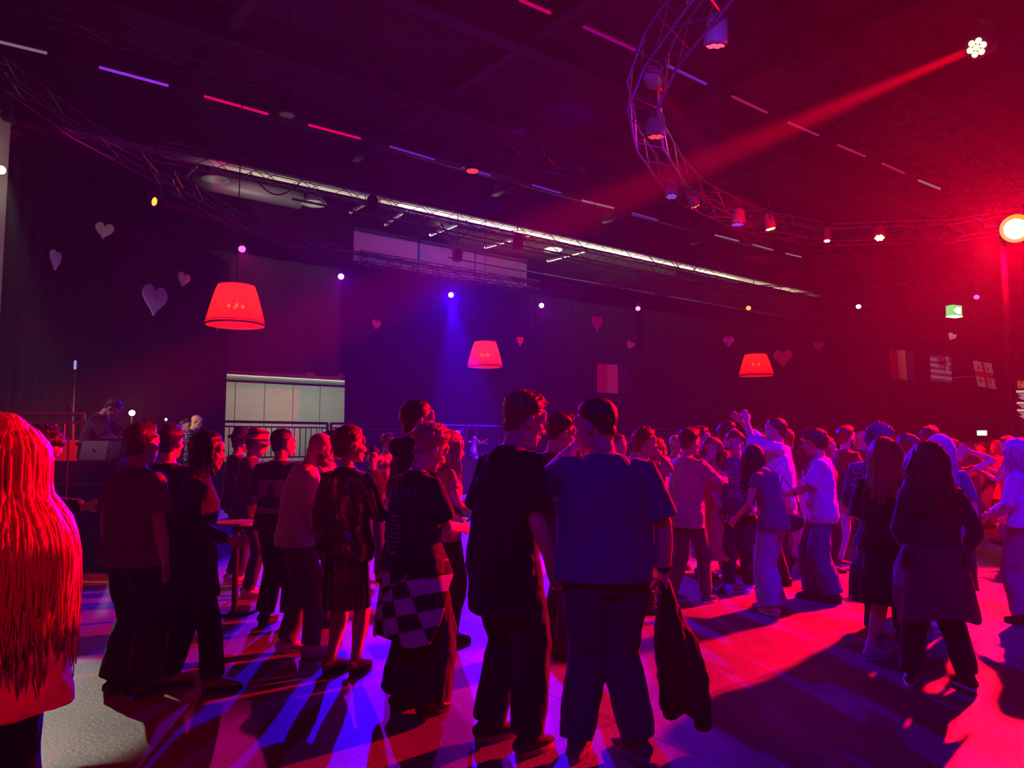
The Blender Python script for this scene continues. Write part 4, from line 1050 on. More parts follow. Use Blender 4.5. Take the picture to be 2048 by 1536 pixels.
SKIN = (.62, .40, .30)
def person(label, u, Y, vtop, face=0, kind='m', lean=0, side=0, twist=0, look=0, nod=0, tilt=0, hands=None, feet=None, sx=1.0, belly=0.0, shrug=0, crouch=0.0,
           hair=('short', (.05, .03, .02), .018), skin=SKIN, top=None, bottom=None, shoes=None, curl=(.55, .55), lod=1, z0=0.0, group=None, dz=0.0, extras=()):
    P = Pose(kind, lean, side, twist, look, nod, tilt, hands, feet, sx, belly, shrug, crouch)
    gp = at(u, 1200, Y); ztop = at(u, vtop, Y).z
    hv = hair[2] if hair else 0
    S = (ztop - z0) / (P.top + hv * .8)
    pc = P.hc
    # stand so that the head comes at u
    a = -R_(face)
    for _ in range(2):
        off = Rz(a) @ V((pc.x * S, pc.y * S, 0))
        S = (at(u, vtop, Y + off.y).z - z0) / (P.top + hv * .8)
    hx = at(u, vtop, Y + off.y).x
    root = empty('person', (hx - off.x, Y - off.y * 0 , z0), a)
    tag(root, label, 'person', group)
    vox = (.0075, .011, .019)[lod] * S; n = (20, 14, 10)[lod]
    F = lambda p: p * S
    # ---- body
    g = Geo()
    g.rings(torso_rings(P, 0, .80, 1.475, n=24))
    nk = P.nb; g.tube([nk - P.Rt @ V((0, 0, .04)), nk + P.Rt @ V((0, .006, .03)), P.hc + P.Rh @ V((0, -.02, -.045))], [(.060, .062), (.056, .058), (.054, .058)] if kind == 'm' else [(.050, .052), (.046, .048), (.046, .050)], n=16, side=(1, 0, 0))
    head_geo(g, P, kind == 'f')
    am = 1.0 if kind == 'm' else .86
    for i, q in enumerate((1, -1)):
        g.ell(P.sh[i], (.050 * am, .050 * am, .050 * am)); 
        limb(g, P.sh[i], P.el[i], P.wr[i], ARM1, ARM2, (0, 1, 0), mul=am * (1 + (P.sx - 1) * .7))
        limb(g, P.hip[i], P.kn[i], P.an[i], LEG1, LEG2, (1, 0, 0), mul=1 + (P.sx - 1) * .6)
        d = P.hd[i]
        inn = V((-q, 0, -.2)) if abs(d.x) < .8 else V((0, -1, 0))
        fore = V((0, 1, .3)) if abs(d.y) < .8 else V((0, 0, 1))
        if d.z > .6: fore = V((-q * .4, -.6, 0)) if False else V((0, -1, 0)); inn = V((-q, .3, 0))
        if lod < 2: hand(g, P.wr[i], d, inn, curl[i], fore=fore)
        else: g.tube([P.wr[i], P.wr[i] + d * .05, P.wr[i] + d * .13, P.wr[i] + d * .17], [(.024, .02), (.036, .02), (.034, .016), (.02, .012)], n=8, side=fore)
        fp, fy = P.feet[i]; fd = Rz(fy) @ V((0, 1, 0)); A = P.an[i]; s_ = V((fd.y, -fd.x, 0)); zf = fp.z
        g.tube([A + V((0, 0, .02)), A - V((0, 0, .03))], [.038, .036], n=10)
        g.tube([V((A.x, A.y, .045 + zf)) - fd * .045, V((A.x, A.y, .045 + zf)), V((A.x, A.y, .035 + zf)) + fd * .09, V((A.x, A.y, .022 + zf)) + fd * .15], [(.030, .030), (.034, .036), (.040, .024), (.034, .014)], n=10, side=s_)
    body = blob('body', g, mat('skin_%d' % int(sum(skin) * 1000), skin, rough=.5, bscale=200, vary=.05, bump=.05, spec=.45), root, vox, scale=S, smooth=2)
    if lod < 2:
        for q in (-1, 1):
            gg = Geo().ell(P.hc + P.Rh @ V((q * .029, .0775, .004)), (.0118, .0118, .0118), nu=12, nv=8)
            ey = obj('eye', gg, mat('eye_white', (.6, .58, .55), rough=.2), root, smooth=True, scale=S)
            obj('iris', Geo().ell(P.hc + P.Rh @ V((q * .029, .0868, .0035)), (.0055, .0035, .0055), nu=10, nv=6), mat('dark_iris', (.03, .02, .015), rough=.2), ey, smooth=True, scale=S)
    # ---- hair
    if hair and hair[0] != 'bald':
        g = Geo(); st, hc_, vol = hair[:3]; sd = int(u)
        q = (72, 48) if lod == 0 else ((48, 32) if lod == 1 else (28, 18))
        hair_cap(g, P, vol, st, *q, seed=sd)
        if st in ('long',):
            L = hair[3]; kw = hair[4] if len(hair) > 4 else {}
            k2 = {k: v for k, v in kw.items() if k not in ('n', 'r0')}
            hair_locks(g, P, (80, 50, 40)[lod], L * .82, seed=sd + 1, r0=.022, **k2)
            hair_locks(g, P, (300, 130, 50)[lod] if 'n' not in kw else kw['n'], L, seed=sd, **{k: v for k, v in kw.items() if k != 'n'})
        elif st == 'bob': hair_locks(g, P, (200, 110, 50)[lod], hair[3], seed=sd, r0=.010, front=60)
        elif st == 'bun':
            st0 = len(g.v); g.ell((0, -.115, .055), (.040, .040, .040)); g.xform(lambda p: P.hc + P.Rh @ p, st0)
        elif st in ('short', 'undercut', 'curly', 'fringe') and lod < 2:
            rnd = random.Random(sd)
            for k in range(150 if lod == 0 else 70):      # loose tufts
                az = R_(rnd.uniform(-180, 180)); el = R_(rnd.uniform(28 if abs(math.degrees(az)) < 60 else 12, 88))
                if st == 'curly': el = R_(rnd.uniform(0, 88))
                d = V((math.sin(az) * math.cos(el), math.cos(az) * math.cos(el), math.sin(el)))
                if math.degrees(el) < 38 and abs(math.degrees(az)) < 55: continue
                p = SKULL_C + d * (skull_r(d) + vol * .55); L = vol * rnd.uniform(.4, .9) + .004
                tng = V((rnd.uniform(-.5, .5), .8 if st != 'curly' else rnd.uniform(-1, 1), rnd.uniform(-.2, .3)))
                pp = [p, p + (d * .6 + tng * .35) * L, p + (d * .8 + tng * .9) * L * 1.3]
                g.tube([P.hc + P.Rh @ x for x in pp], [.006, .0045, .0015], n=4, rounded=False)
        for q in (-1, 1):
            if lod < 2: g.tube([P.hc + P.Rh @ V((q * x, y, z)) for x, y, z in ((.014, .098, .022), (.032, .094, .029), (.046, .080, .024))], [.003, .004, .002], n=5)
        obj('hair', g, hair_mat('hair_%d_%d' % (int(hc_[0] * 1000), int(sum(hc_) * 1000)), hc_), root, smooth=True, scale=S, recalc=False)
    ex = dict(extras) if extras else {}
    if 'beard' in ex:
        g = Geo(); g.ell((0, .036, -.078), (.053, .055, .042), nu=18, nv=12); g.ell((0, .060, -.09), (.036, .036, .03)); g.ell((0, .085, -.049), (.024, .014, .006))
        for q in (-1, 1): g.ell((q * .052, .020, -.045), (.018, .032, .034))
        # open the mouth area
        g.xform(lambda p: P.hc + P.Rh @ p)
        o = blob('beard', g, hair_mat('hair_beard_%d' % int(sum(ex['beard']) * 1000), ex['beard']), root, vox, scale=S, smooth=1, disp=.006, dscale=.02)
        
    if 'glasses' in ex:
        g = Geo(); C = lambda x, y, z: P.hc + P.Rh @ V((x, y, z))
        for q in (-1, 1):
            g.tube([C(q * .031 + .023 * math.cos(t), .104 - .15 * abs(.023 * math.cos(t)), .002 + .018 * math.sin(t)) for t in [k * math.pi / 8 for k in range(17)]], [.0022] * 17, n=5, cap=False)
            g.tube([C(q * .054, .100, .006), C(q * .072, .06, .008), C(q * .084, -.005, .008), C(q * .082, -.02, -.006)], [.002] * 4, n=5)
        g.tube([C(-.009, .106, .004), C(.009, .106, .004)], [.002] * 2, n=5)
        obj('glasses', g, mat('glasses_frame', (.03, .025, .02) if ex['glasses'] == 1 else (.5, .45, .4), rough=.25, spec=.8), root, smooth=True, scale=S)
    # ---- clothes
    tp = top or {}; nm = tp.get('name', 't_shirt'); col = tp.get('m')
    loose = tp.get('loose', .012); sl = tp.get('sleeve', .62); hem = tp.get('hem', .84)
    g = Geo(); off_ = .016 if kind == 'm' else .013
    ztop_ = tp.get('neck', 1.468)
    g.rings(torso_rings(P, off_, hem, ztop_, n=30, flare=tp.get('flare', .05), loosen=loose))
    if 'skirt' in tp:      # dress
        zk, rk = tp['skirt']; b = V((P.px, P.py, 0)); rs = []
        for t in range(7):
            z = .98 - (.98 - zk) * t / 6; r = .185 + (rk - .185) * t / 6; rs.append([b + V((math.cos(2 * math.pi * j / 30) * r * (1 + .05 * math.sin(j * 2.4)), math.sin(2 * math.pi * j / 30) * r * .78 * (1 + .05 * math.sin(j * 2.4)), z + P.pz)) for j in range(30)])
        g.rings(rs[::-1])
    if sl > 0:
        for i in range(2):
            S0, E, W = P.sh[i], P.el[i], P.wr[i]; q = (1, -1)[i]
            ra = tp.get('sr', .068) * am; rb = tp.get('sr2', ra * 1.02); inn_ = S0 + P.Rt @ V((-q * .05, 0, -.004))
            if sl <= 1:
                e = S0.lerp(E, sl); dn = V((0, 0, -(ra - .062) * .45)); g.tube([inn_, S0 + P.Rt @ V((0, 0, .002)), S0.lerp(E, sl * .4) + dn * .6, e + dn], [.070 * am, .073 * am, (.073 * am + ra) / 2, rb], n=16, side=(0, 1, 0), rounded=False)
            else:
                f = sl - 1; e = E.lerp(W, f)
                g.tube([inn_, S0 + P.Rt @ V((0, 0, .002)), S0.lerp(E, .5), S0.lerp(E, .95), E.lerp(W, f * .15), E.lerp(W, f * .6), e], [.070 * am, .073 * am, max(.066 * am, ra * .92), ra * .86, ra * .86, ra * .76, rb * .68], n=16, side=(0, 1, 0), rounded=False)
    if 'hood' in tp:
        st = len(g.v); g.tube([V((-.11, .03, 1.47)), V((-.10, -.06, 1.475)), V((0, -.115, 1.455)), V((.10, -.06, 1.475)), V((.11, .03, 1.47))], [.03, .045, .06, .045, .03], n=12); g.xform(P.B, st)
    shirt = None
    if top is not None:
        shirt = blob(nm, g, col, root, vox * 1.05, scale=S, disp=tp.get('disp', .022) * S, dscale=tp.get('ds', .13), smooth=2)
        if 'collar' in tp and lod < 2:
            g = Geo(); st = len(g.v)
            cr = []
            for j in range(25):
                t = 2 * math.pi * (j / 24) ; cr.append(P.B(V((math.sin(t) * .066, .004 - math.cos(t) * -.062, 1.468 - .02 * max(0, math.cos(t))))))
            g.tube(cr, [(.008, .016)] * 25, n=6, cap=False, side=(0, 0, 1))
            obj('collar', g, col, shirt, smooth=True, scale=S)
    bt = bottom or {}; bn = bt.get('name', 'trousers')
    if bottom is not None:
        g = Geo(); end = bt.get('end', 1.93); r1, r2, r3 = bt.get('r', (.092, .072, .062)); wz = bt.get('waist', .99)
        if bn != 'skirt' :
            g.rings(torso_rings(P, .012 + bt.get('hip', 0), .80, wz, n=26))
            for i in range(2):
                Hp, K, A = P.hip[i], P.kn[i], P.an[i]; lm = 1 + (P.sx - 1) * .6
                if end <= 1: e = Hp.lerp(K, end); g.tube([Hp + V((0, 0, .02)), Hp.lerp(K, end * .5), e], [r1 * lm + .008, r1 * lm + .004, r2 * lm + .012], n=18, side=(1, 0, 0), rounded=False)
                else:
                    e = K.lerp(A + V((0, 0, -.03)), end - 1)
                    g.tube([Hp + V((0, 0, .02)), Hp.lerp(K, .35), Hp.lerp(K, .7), K, K.lerp(e, .35), K.lerp(e, .7), e], [r1 * lm + .006, r1 * lm, (r1 * .45 + r2 * .55) * lm, r2 * lm, (r2 * .65 + r3 * .35) * lm, (r2 * .3 + r3 * .7) * lm, r3], n=18, side=(1, 0, 0), rounded=False)
            c = (P.hip[0] + P.hip[1]) / 2; g.ell(c + V((0, -.005, -.05)), (.09 * P.sx, .10 * P.sx, .07))
        else:
            zk, rk = bt['skirt']; b = V((P.px, P.py, 0)); rs = []; w0 = bt.get('w', .16)
            for t in range(9):
                z = wz - (wz - zk) * t / 8; f = t / 8; r = w0 + (rk - w0) * math.sin(min(1, f * 1.25) * math.pi / 2); rs.append([b + V((math.cos(2 * math.pi * j / 36) * r * (1 + .05 * f * math.sin(j * 2.1)), math.sin(2 * math.pi * j / 36) * r * .8 * (1 + .05 * f * math.sin(j * 2.1)), z + P.pz)) for j in range(36)])
            g.rings(rs[::-1])
        blob(bn, g, bt.get('m'), root, vox * 1.05, scale=S, disp=bt.get('disp', .024) * S, dscale=bt.get('ds', .16), smooth=2)
    if 'wrap' in ex:      # shirt knotted round the waist, hanging behind
        zk, m_ = ex['wrap'][:2]; b = V((P.px, P.py, 0)); rs = []; deep = ex['wrap'][2] if len(ex['wrap']) > 2 else 0
        for t in range(10):
            f = t / 9; row = []
            for j in range(40):
                an = 2 * math.pi * j / 40; back = .5 - .5 * math.sin(an)      # 1 at -Y
                z = 1.02 - (1.02 - zk) * f * (.28 + .72 * smooth01(back * 1.4)) + .03 * math.sin(an * 3) * f - deep * f * max(0, math.cos(an)) * smooth01(back * 2)
                r = (.165 + .075 * f) * P.sx * (1 + .04 * math.sin(j * 1.7) * f)
                row.append(b + V((math.cos(an) * r, math.sin(an) * r * .85, z)))
            rs.append(row)
        g = Geo(); g.rings(rs, cap=False); o = obj('tied_shirt', g, m_, root, smooth=True, scale=S, recalc=False)
        so = o.modifiers.new('t', 'SOLIDIFY'); so.thickness = .012
        sb = o.modifiers.new('s', 'SUBSURF'); sb.levels = sb.render_levels = 1
        g = Geo(); kn = b + V((0, .17 * P.sx, 1.0)); g.ell(kn, (.035, .03, .03)); g.tube([kn, kn + V((.04, .02, -.12)), kn + V((.05, .01, -.26))], [.025, .03, .02], n=8); g.tube([kn, kn + V((-.04, .02, -.1)), kn + V((-.05, .02, -.22))], [.025, .03, .02], n=8)
        obj('knotted_sleeves', g, m_, o, smooth=True, scale=S)
    # ---- shoes
    if shoes is not None:
        sm_, sole_m = shoes[0], shoes[1]; hgt = shoes[2] if len(shoes) > 2 else 0
        for i in range(2):
            fp, fy = P.feet[i]; fd = Rz(fy) @ V((0, 1, 0)); s_ = V((fd.y, -fd.x, 0)); A = P.an[i]; zf = fp.z; c = V((A.x, A.y, zf))
            g = Geo()
            g.tube([c - fd * .052 + V((0, 0, .052)), c - fd * .01 + V((0, 0, .058)), c + fd * .06 + V((0, 0, .052)), c + fd * .12 + V((0, 0, .042)), c + fd * .175 + V((0, 0, .034))], [(.036, .036), (.042, .044), (.046, .034), (.047, .026), (.036, .016)], n=14, side=s_)
            g.tube([c + V((0, 0, .06)), c + V((0, 0, .10 + hgt))], [(.043, .047), (.041, .044)], n=12, side=s_)
            so = blob('shoe', g, sm_, root, vox, scale=S, smooth=2)
            if lod < 2:
                g = Geo(); rs = []
                for z in (0.0, .006, .026):
                    row = []
                    for j in range(24):
                        t = 2 * math.pi * j / 24; yy = math.cos(t) * .132 + .062; wdt = math.sin(t) * (.049 if math.cos(t) > -.2 else .042); row.append(c + fd * yy + s_ * wdt * (1 if z > 0 else .95) + V((0, 0, z)))
                    rs.append(row)
                g.rings(rs); obj('sole', g, sole_m, so, scale=S)
            if lod == 0:
                g = Geo()
                for k in range(5): yy = .045 + k * .02; g.tube([c + fd * yy + s_ * x + V((0, 0, .088 - k * .007 - abs(x) * .35)) for x in (-.026, 0, .026)], [.0035] * 3, n=5)
                obj('laces', g, sole_m, so, scale=S, smooth=True)
    root['_s'] = S
    return root, P, S, shirt
def W2(root, P, S, p):
    """figure frame -> world"""
    a = root.rotation_euler.z
    return V(root.location) + Rz(a) @ (V(p) * S)
M_SOLEW = mat('white_sole', (.6, .6, .58), rough=.7); M_SOLEK = mat('black_sole', (.02, .02, .02), rough=.7)
M_SHOEK = mat('black_shoe', (.02, .02, .022), rough=.5); M_SHOEW = mat('white_shoe', (.62, .62, .6), rough=.6)
# ------------------------------------------------------------------ the crowd
C = folds
K_TEE = C('black_jersey', (.014, .013, .015)); K_PANT = C('black_trouser_cloth', (.016, .016, .019), scale=6)
DENIM = C('blue_denim', (.055, .075, .16), scale=6, strength=.6); DKDENIM = C('dark_denim', (.035, .045, .095), scale=6, strength=.6); LTDENIM = C('light_denim', (.22, .30, .50), scale=6, strength=.6)
WHITE = C('white_cotton', (.62, .60, .58)); GREY = C('grey_jersey', (.22, .21, .22)); BLUET = C('blue_jersey', (.10, .11, .26), scale=5)
BRN = (.045, .022, .012); BLK = (.012, .010, .010); BLD = (.50, .33, .14); AUB = (.20, .045, .018); LBR = (.14, .07, .03); GRY = (.2, .18, .17)

# near left woman with the long red-lit hair
person('person with very long red-lit hair and pale pinstriped blouse cut by the left edge', 4, 2.75, 828, face=-35, kind='f', nod=4, look=-10,
       hands=((.23, .02, .80), (.26, .10, .84)), hair=('long', (.42, .14, .06), .022, .86, dict(spread=2.3, wave=.010, front=30, thick=1.12, n=1000, r0=.009)),
       top=dict(name='blouse', m=pattern_mat('pink_pinstripe', 'stripe', (.75, .50, .52), (.55, .28, .32), 34), hem=.68, loose=.045, sleeve=1.85, sr=.075, flare=.22, disp=.03, collar=1),
       bottom=dict(m=K_PANT, r=(.10, .095, .10)), shoes=(M_SHOEK, M_SOLEK), lod=0)
person('stooping person in black leaning right beside the long-haired person at the left edge', 84, 4.9, 860, face=62, lean=22, nod=20, hands=((.22, .30, 1.02), (.12, .50, 1.16)),
       feet=((.10, .02, 8), (-.10, .04, -8)), hair=('curly', BLK, .028), top=dict(m=C('dark_plum_jersey', (.05, .02, .035)), loose=.03, sleeve=1.9), bottom=dict(m=K_PANT, r=(.1, .08, .075)), shoes=(C('lilac_sneaker', (.25, .2, .35)), M_SOLEW), lod=1)
person('person in loose grey T-shirt and wide black trousers, left of the back-turned one in black', 288, 4.95, 845, face=25, sx=1.12, hair=('short', BRN, .02),
       top=dict(m=GREY, loose=.04, sleeve=.75, sr=.085), bottom=dict(m=K_PANT, r=(.11, .10, .11)), shoes=(M_SHOEK, M_SOLEK), lod=1, hands=(None, (.28, .05, .8)))
person('dark silhouette in black T-shirt with back turned, right of the grey T-shirt', 343, 5.75, 848, face=10, sx=1.2, belly=.03, hair=('short', BLK, .02),
       top=dict(m=K_TEE, loose=.04, sleeve=.7, sr=.085), bottom=dict(m=K_PANT, r=(.11, .10, .10)), shoes=(M_SHOEK, M_SOLEK), lod=1)
person('dark-haired person with red-lit face and black open coat, left of the rainbow hat', 418, 5.1, 862, face=78, lean=6, kind='f', hands=((.17, .26, 1.02), (.25, .05, .82)), feet=((.09, .18, 4), (-.1, -.16, -6)),
       hair=('bob', BLK, .02, .22), top=dict(name='coat', m=K_TEE, hem=.62, loose=.05, sleeve=1.95, sr=.075, flare=.12), bottom=dict(m=K_PANT, r=(.095, .08, .08)), shoes=(C('tan_leather', (.35, .18, .1), strength=.1), M_SOLEK), lod=1)
# hats
def bucket_hat(P, root, S, m, band):
    g = Geo(); n = 36
    prof = [(.138, -.010), (.128, .008), (.102, .032), (.098, .045), (.092, .115), (.075, .128), (.0, .130)]
    rs = [[V((math.cos(2 * math.pi * j / n) * r, math.sin(2 * math.pi * j / n) * r * 1.12, z + .035)) for j in range(n)] for r, z in prof]
    g.rings(rs, cap=False); tl = Rx(-.12); g.xform(lambda p: P.hc + P.Rh @ (tl @ (p + V((0, -.01, .0)))))
    o = obj('bucket_hat', g, m, root, smooth=True, scale=S, recalc=False); o.modifiers.new('t', 'SOLIDIFY').thickness = .006
def rainbow_mat():
    m = bpy.data.materials.new('rainbow_hat'); nt, b = nodes_of(m); tc = nt.nodes.new('ShaderNodeTexCoord'); sp = nt.nodes.new('ShaderNodeSeparateXYZ'); nt.links.new(tc.outputs['Generated'], sp.inputs[0])
    cr = nt.nodes.new('ShaderNodeValToRGB'); cr.color_ramp.interpolation = 'CONSTANT'; e = cr.color_ramp.elements
    cols = [(0, (.5, .03, .02)), (.2, (.03, .06, .35)), (.35, (.7, .10, .03)), (.6, (.05, .25, .30)), (.75, (.55, .03, .02)), (.9, (.25, .02, .25))]
    e[0].position = 0; e[0].color = (*cols[0][1], 1); e[1].position = .2; e[1].color = (*cols[1][1], 1)
    for p, c in cols[2:]: q = e.new(p); q.color = (*c, 1)
    nt.links.new(sp.outputs[2], cr.inputs[0]); nt.links.new(cr.outputs[0], b.inputs['Base Color']); b.inputs['Roughness'].default_value = .9
    return m
r, P, S, sh = person('person in rainbow-striped bucket hat, glasses and dark checked shirt', 514, 8.1, 862, face=78, nod=8, hair=('short', BRN, .015), hands=((.14, .36, 1.12), (.2, .3, 1.05)), extras={'glasses': 1},
       top=dict(name='shirt', m=pattern_mat('dark_check', 'plaid', (.10, .09, .12), (.06, .05, .08), 22), loose=.05, hem=.74, sleeve=1.85, sr=.08, flare=.1), bottom=dict(m=DKDENIM), shoes=(M_SHOEW, M_SOLEW), lod=1)
bucket_hat(P, r, S, rainbow_mat(), 1)
r, P, S, sh = person('person in plain dark blue bucket hat just behind the rainbow hat', 484, 8.9, 860, face=60, nod=5, hair=('short', BRN, .012),
       top=dict(m=C('navy_jersey', (.03, .03, .07)), loose=.03), bottom=dict(m=DKDENIM), shoes=(M_SHOEW, M_SOLEW), lod=1)
bucket_hat(P, r, S, C('navy_canvas', (.03, .035, .12)), 1)
# back print man
r, P, S, sh = person('person in dark T-shirt with a pale picture printed across the back', 568, 6.9, 857, face=12, look=38, hair=('crop', BLK, .014), sx=1.06,
       top=dict(m=C('charcoal_jersey', (.035, .033, .045)), loose=.035, sleeve=.8, sr=.082), bottom=dict(m=K_PANT, r=(.1, .085, .085)), shoes=(M_SHOEK, M_SOLEK), lod=1, hands=((.18, .25, 1.0), (.18, .25, 1.0)))
def back_print(P, S, root, shirt, z0, z1, w, m, name, dark=None, sx=1.0, push=0.0):
    g = Geo(); nx, nz = 14, 14; vs = []; fs = []
    for i in range(nx + 1):
        for j in range(nz + 1):
            x = -w / 2 + w * i / nx; z = z0 + (z1 - z0) * j / nz
            vs.append(P.B(V((x, -.26, z))))
    for i in range(nx):
        for j in range(nz): a = i * (nz + 1) + j; fs.append((a, a + nz + 1, a + nz + 2, a + 1))
    g.add(vs, fs); o = obj(name, g, m, shirt, scale=S, recalc=False, smooth=True)
    sw = o.modifiers.new('wrap', 'SHRINKWRAP'); sw.target = shirt; sw.wrap_method = 'PROJECT'; sw.use_project_y = True; sw.use_negative_direction = False; sw.use_positive_direction = True; sw.offset = .004
    return o
back_print(P, S, r, sh, 1.00, 1.30, .32, mat('pale_print', (.34, .30, .40), rough=.8, bscale=9, vary=.4), 'back_print')
def back_shape(P, S, shirt, polys, m, name, y=-.27, off=.008):
    g = Geo()
    for poly in polys: 
        n = len(poly); vs = []
        g.add([P.B(V((x, y, z))) for x, z in poly], [tuple(range(n))])
    me = g.mesh(name, S); bm = bmesh.new(); bm.from_mesh(me); bmesh.ops.triangulate(bm, faces=bm.faces); bmesh.ops.subdivide_edges(bm, edges=bm.edges, cuts=3, use_grid_fill=True); bm.to_mesh(me); bm.free()
    o = obj(name, me, m, shirt, recalc=False)
    sw = o.modifiers.new('wrap', 'SHRINKWRAP'); sw.target = shirt; sw.wrap_method = 'PROJECT'; sw.use_project_y = True; sw.use_negative_direction = False; sw.offset = off
    return o
back_shape(P, S, sh, [[(-.16, 1.12), (-.05, 1.15), (-.02, 1.24), (.0, 1.26), (.02, 1.24), (.04, 1.15), (.16, 1.12), (.16, 1.06), (.05, 1.05), (-.05, 1.05), (-.16, 1.06)]], mat('dark_print', (.03, .025, .05)), 'print_figure')
# bald bearded man in white
person('bald bearded person in white T-shirt, grey trousers and white sneakers leaning in', 642, 5.9, 868, face=66, lean=14, nod=12, hair=('bald', BRN, .0), extras={'beard': (.03, .015, .01)}, sx=1.02,
       hands=((.20, .14, .82), (.22, .1, .84)), feet=((.10, .10, 6), (-.10, -.06, -2)), top=dict(m=WHITE, loose=.03, sleeve=.82, sr=.080, collar=1), bottom=dict(m=C('grey_chino', (.11, .09, .09)), r=(.095, .08, .075)), shoes=(M_SHOEW, M_SOLEW), lod=0)
person('person in pale lilac knit partly hidden between the white T-shirt and the sequin jacket', 664, 6.9, 862, face=100, kind='f', hair=('short', BRN, .02), top=dict(name='jumper', m=C('lilac_knit', (.35, .32, .42)), loose=.03, sleeve=1.9), bottom=dict(m=DKDENIM), shoes=(M_SHOEK, M_SOLEK), lod=1)
# sequin woman
SEQ = sequin_mat('dark_red_sequins', (.20, .05, .06))
r, P, S, sh = person('auburn-haired person with a bun in dark sequinned jacket and skirt', 703, 5.45, 851, face=28, look=30, kind='f', hair=('bun', AUB, .028), hands=((.16, .26, 1.08), (.26, .05, .84)), feet=((.08, .04, 4), (-.09, -.03, -8)), sx=1.08,
       top=dict(name='sequin_jacket', m=SEQ, hem=.80, loose=.04, sleeve=1.95, sr=.08, disp=.02), bottom=dict(name='skirt', m=SEQ, skirt=(.46, .20)), shoes=(C('nude_sandal', (.45, .2, .14), strength=.1), M_SOLEK), lod=0)
person('short dark-haired person in black T-shirt seen small behind the sequin jacket', 746, 9.0, 894, face=150, kind='f', look=20, hair=('short', BLK, .02), top=dict(m=K_TEE), bottom=dict(m=DENIM), shoes=(M_SHOEK, M_SOLEK), lod=1)
person('person in violet-lit pale shirt raising a phone left of the black hoodie', 777, 10.5, 866, face=120, hair=('short', BRN, .015), hands=((.1, .32, 1.42), (.12, .30, 1.38)), top=dict(m=WHITE, sleeve=.7), bottom=dict(m=DENIM), shoes=(M_SHOEK, M_SOLEK), lod=1)
# hoodie man
person('tall short-haired person in black hoodie behind the blond person', 838, 5.4, 800, face=62, look=12, hair=('crop', BRN, .016), sx=1.0, hands=((.2, .22, 1.0), (.24, .1, .9)),
       top=dict(name='hoodie', m=C('black_fleece', (.022, .019, .024), scale=5, strength=.7), loose=.035, sleeve=2, sr=.08, hem=.84, hood=1), bottom=dict(m=K_PANT, r=(.1, .085, .08)), shoes=(M_SHOEK, M_SOLEK), lod=0)
# short blond hair person with plaid shirt
r, P, S, sh = person('short blond person in black T-shirt, checked shirt tied at the waist, looking at a phone', 862, 4.65, 853, face=48, look=14, nod=22, lean=5, kind='f', hair=('undercut', BLD, .034), hands=((.10, .30, 1.10), (.12, .30, 1.12)), sx=1.08,
       top=dict(m=K_TEE, loose=.045, sleeve=.85, sr=.088, hem=.86), bottom=dict(m=K_PANT, r=(.115, .125, .14), disp=.035), shoes=(M_SHOEK, M_SOLEK), lod=0,
       extras={'wrap': (.46, pattern_mat('black_white_buffalo_check', 'plaid', (.50, .40, .46), (.025, .015, .02), 11), .0)})
PRN = mat('faded_print', (.22, .17, .18), rough=.8)
def back_text(s, P, S, shirt, x0, z, size, m, name='back_lettering', xs=1.0):
    me = text_mesh(s, size, .0); bm = bmesh.new(); bm.from_mesh(me)
    for v in bm.verts:
        q = P.B(V((x0 + v.co.x * xs, -.27, z + v.co.y))); v.co = q * S
    bmesh.ops.triangulate(bm, faces=bm.faces); bm.to_mesh(me); bm.free()
    o = obj(name, me, m, shirt, recalc=False)
    sw = o.modifiers.new('wrap', 'SHRINKWRAP'); sw.target = shirt; sw.wrap_method = 'PROJECT'; sw.use_project_y = True; sw.use_negative_direction = False; sw.offset = .004
    return o
back_text("M'ERA LUNA", P, S, sh, -.14, 1.285, .085, PRN, xs=.56)
lines = []
for k, w in enumerate([.06, .10, .05, .12, .13, .12, .11, .13, .10, .12]):
    z = 1.20 - k * .024; lines.append([(-w / 2 - .0, z), (w / 2, z), (w / 2, z + .009), (-w / 2, z + .009)])
fr = [[(-.14, 1.262), (.14, 1.262), (.14, 1.266), (-.14, 1.266)], [(-.14, .95), (-.136, .95), (-.136, 1.262), (-.14, 1.262)], [(.136, .95), (.14, .95), (.14, 1.262), (.136, 1.262)], [(-.10, 1.23), (.10, 1.23), (.10, 1.234), (-.10, 1.234)]]
back_shape(P, S, sh, lines, PRN, 'tour_list', off=.004); back_shape(P, S, sh, fr, mat('faded_print_dim', (.10, .08, .085)), 'print_border', off=.004)
w = W2(r, P, S, (P.wr[0] + P.wr[1]) / 2 + P.hd[0] * .12)
e = empty('smartphone', w); tag(e, 'phone held by the short blond person', 'phone'); q = Rz(r.rotation_euler.z)
obj('case', Geo().box((0, 0, 0), (.075, .012, .15), q @ Rx(-1.0)), M_BLACK, e); obj('screen', Geo().box(q @ Rx(-1.0) @ V((0, -.008, 0)), (.068, .003, .14), q @ Rx(-1.0)), glow('phone_screen', (.35, .2, .8), .3), e)
person('person with long fair hair between the short blond one and the tallest one', 903, 6.3, 862, face=70, kind='f', nod=10, hair=('long', (.40, .26, .22), .02, .42), hands=((.14, .28, 1.12), (.16, .28, 1.12)),
       top=dict(m=C('mauve_top', (.35, .2, .35)), loose=.015, sleeve=.5), bottom=dict(m=K_PANT), shoes=(M_SHOEK, M_SOLEK), lod=1)
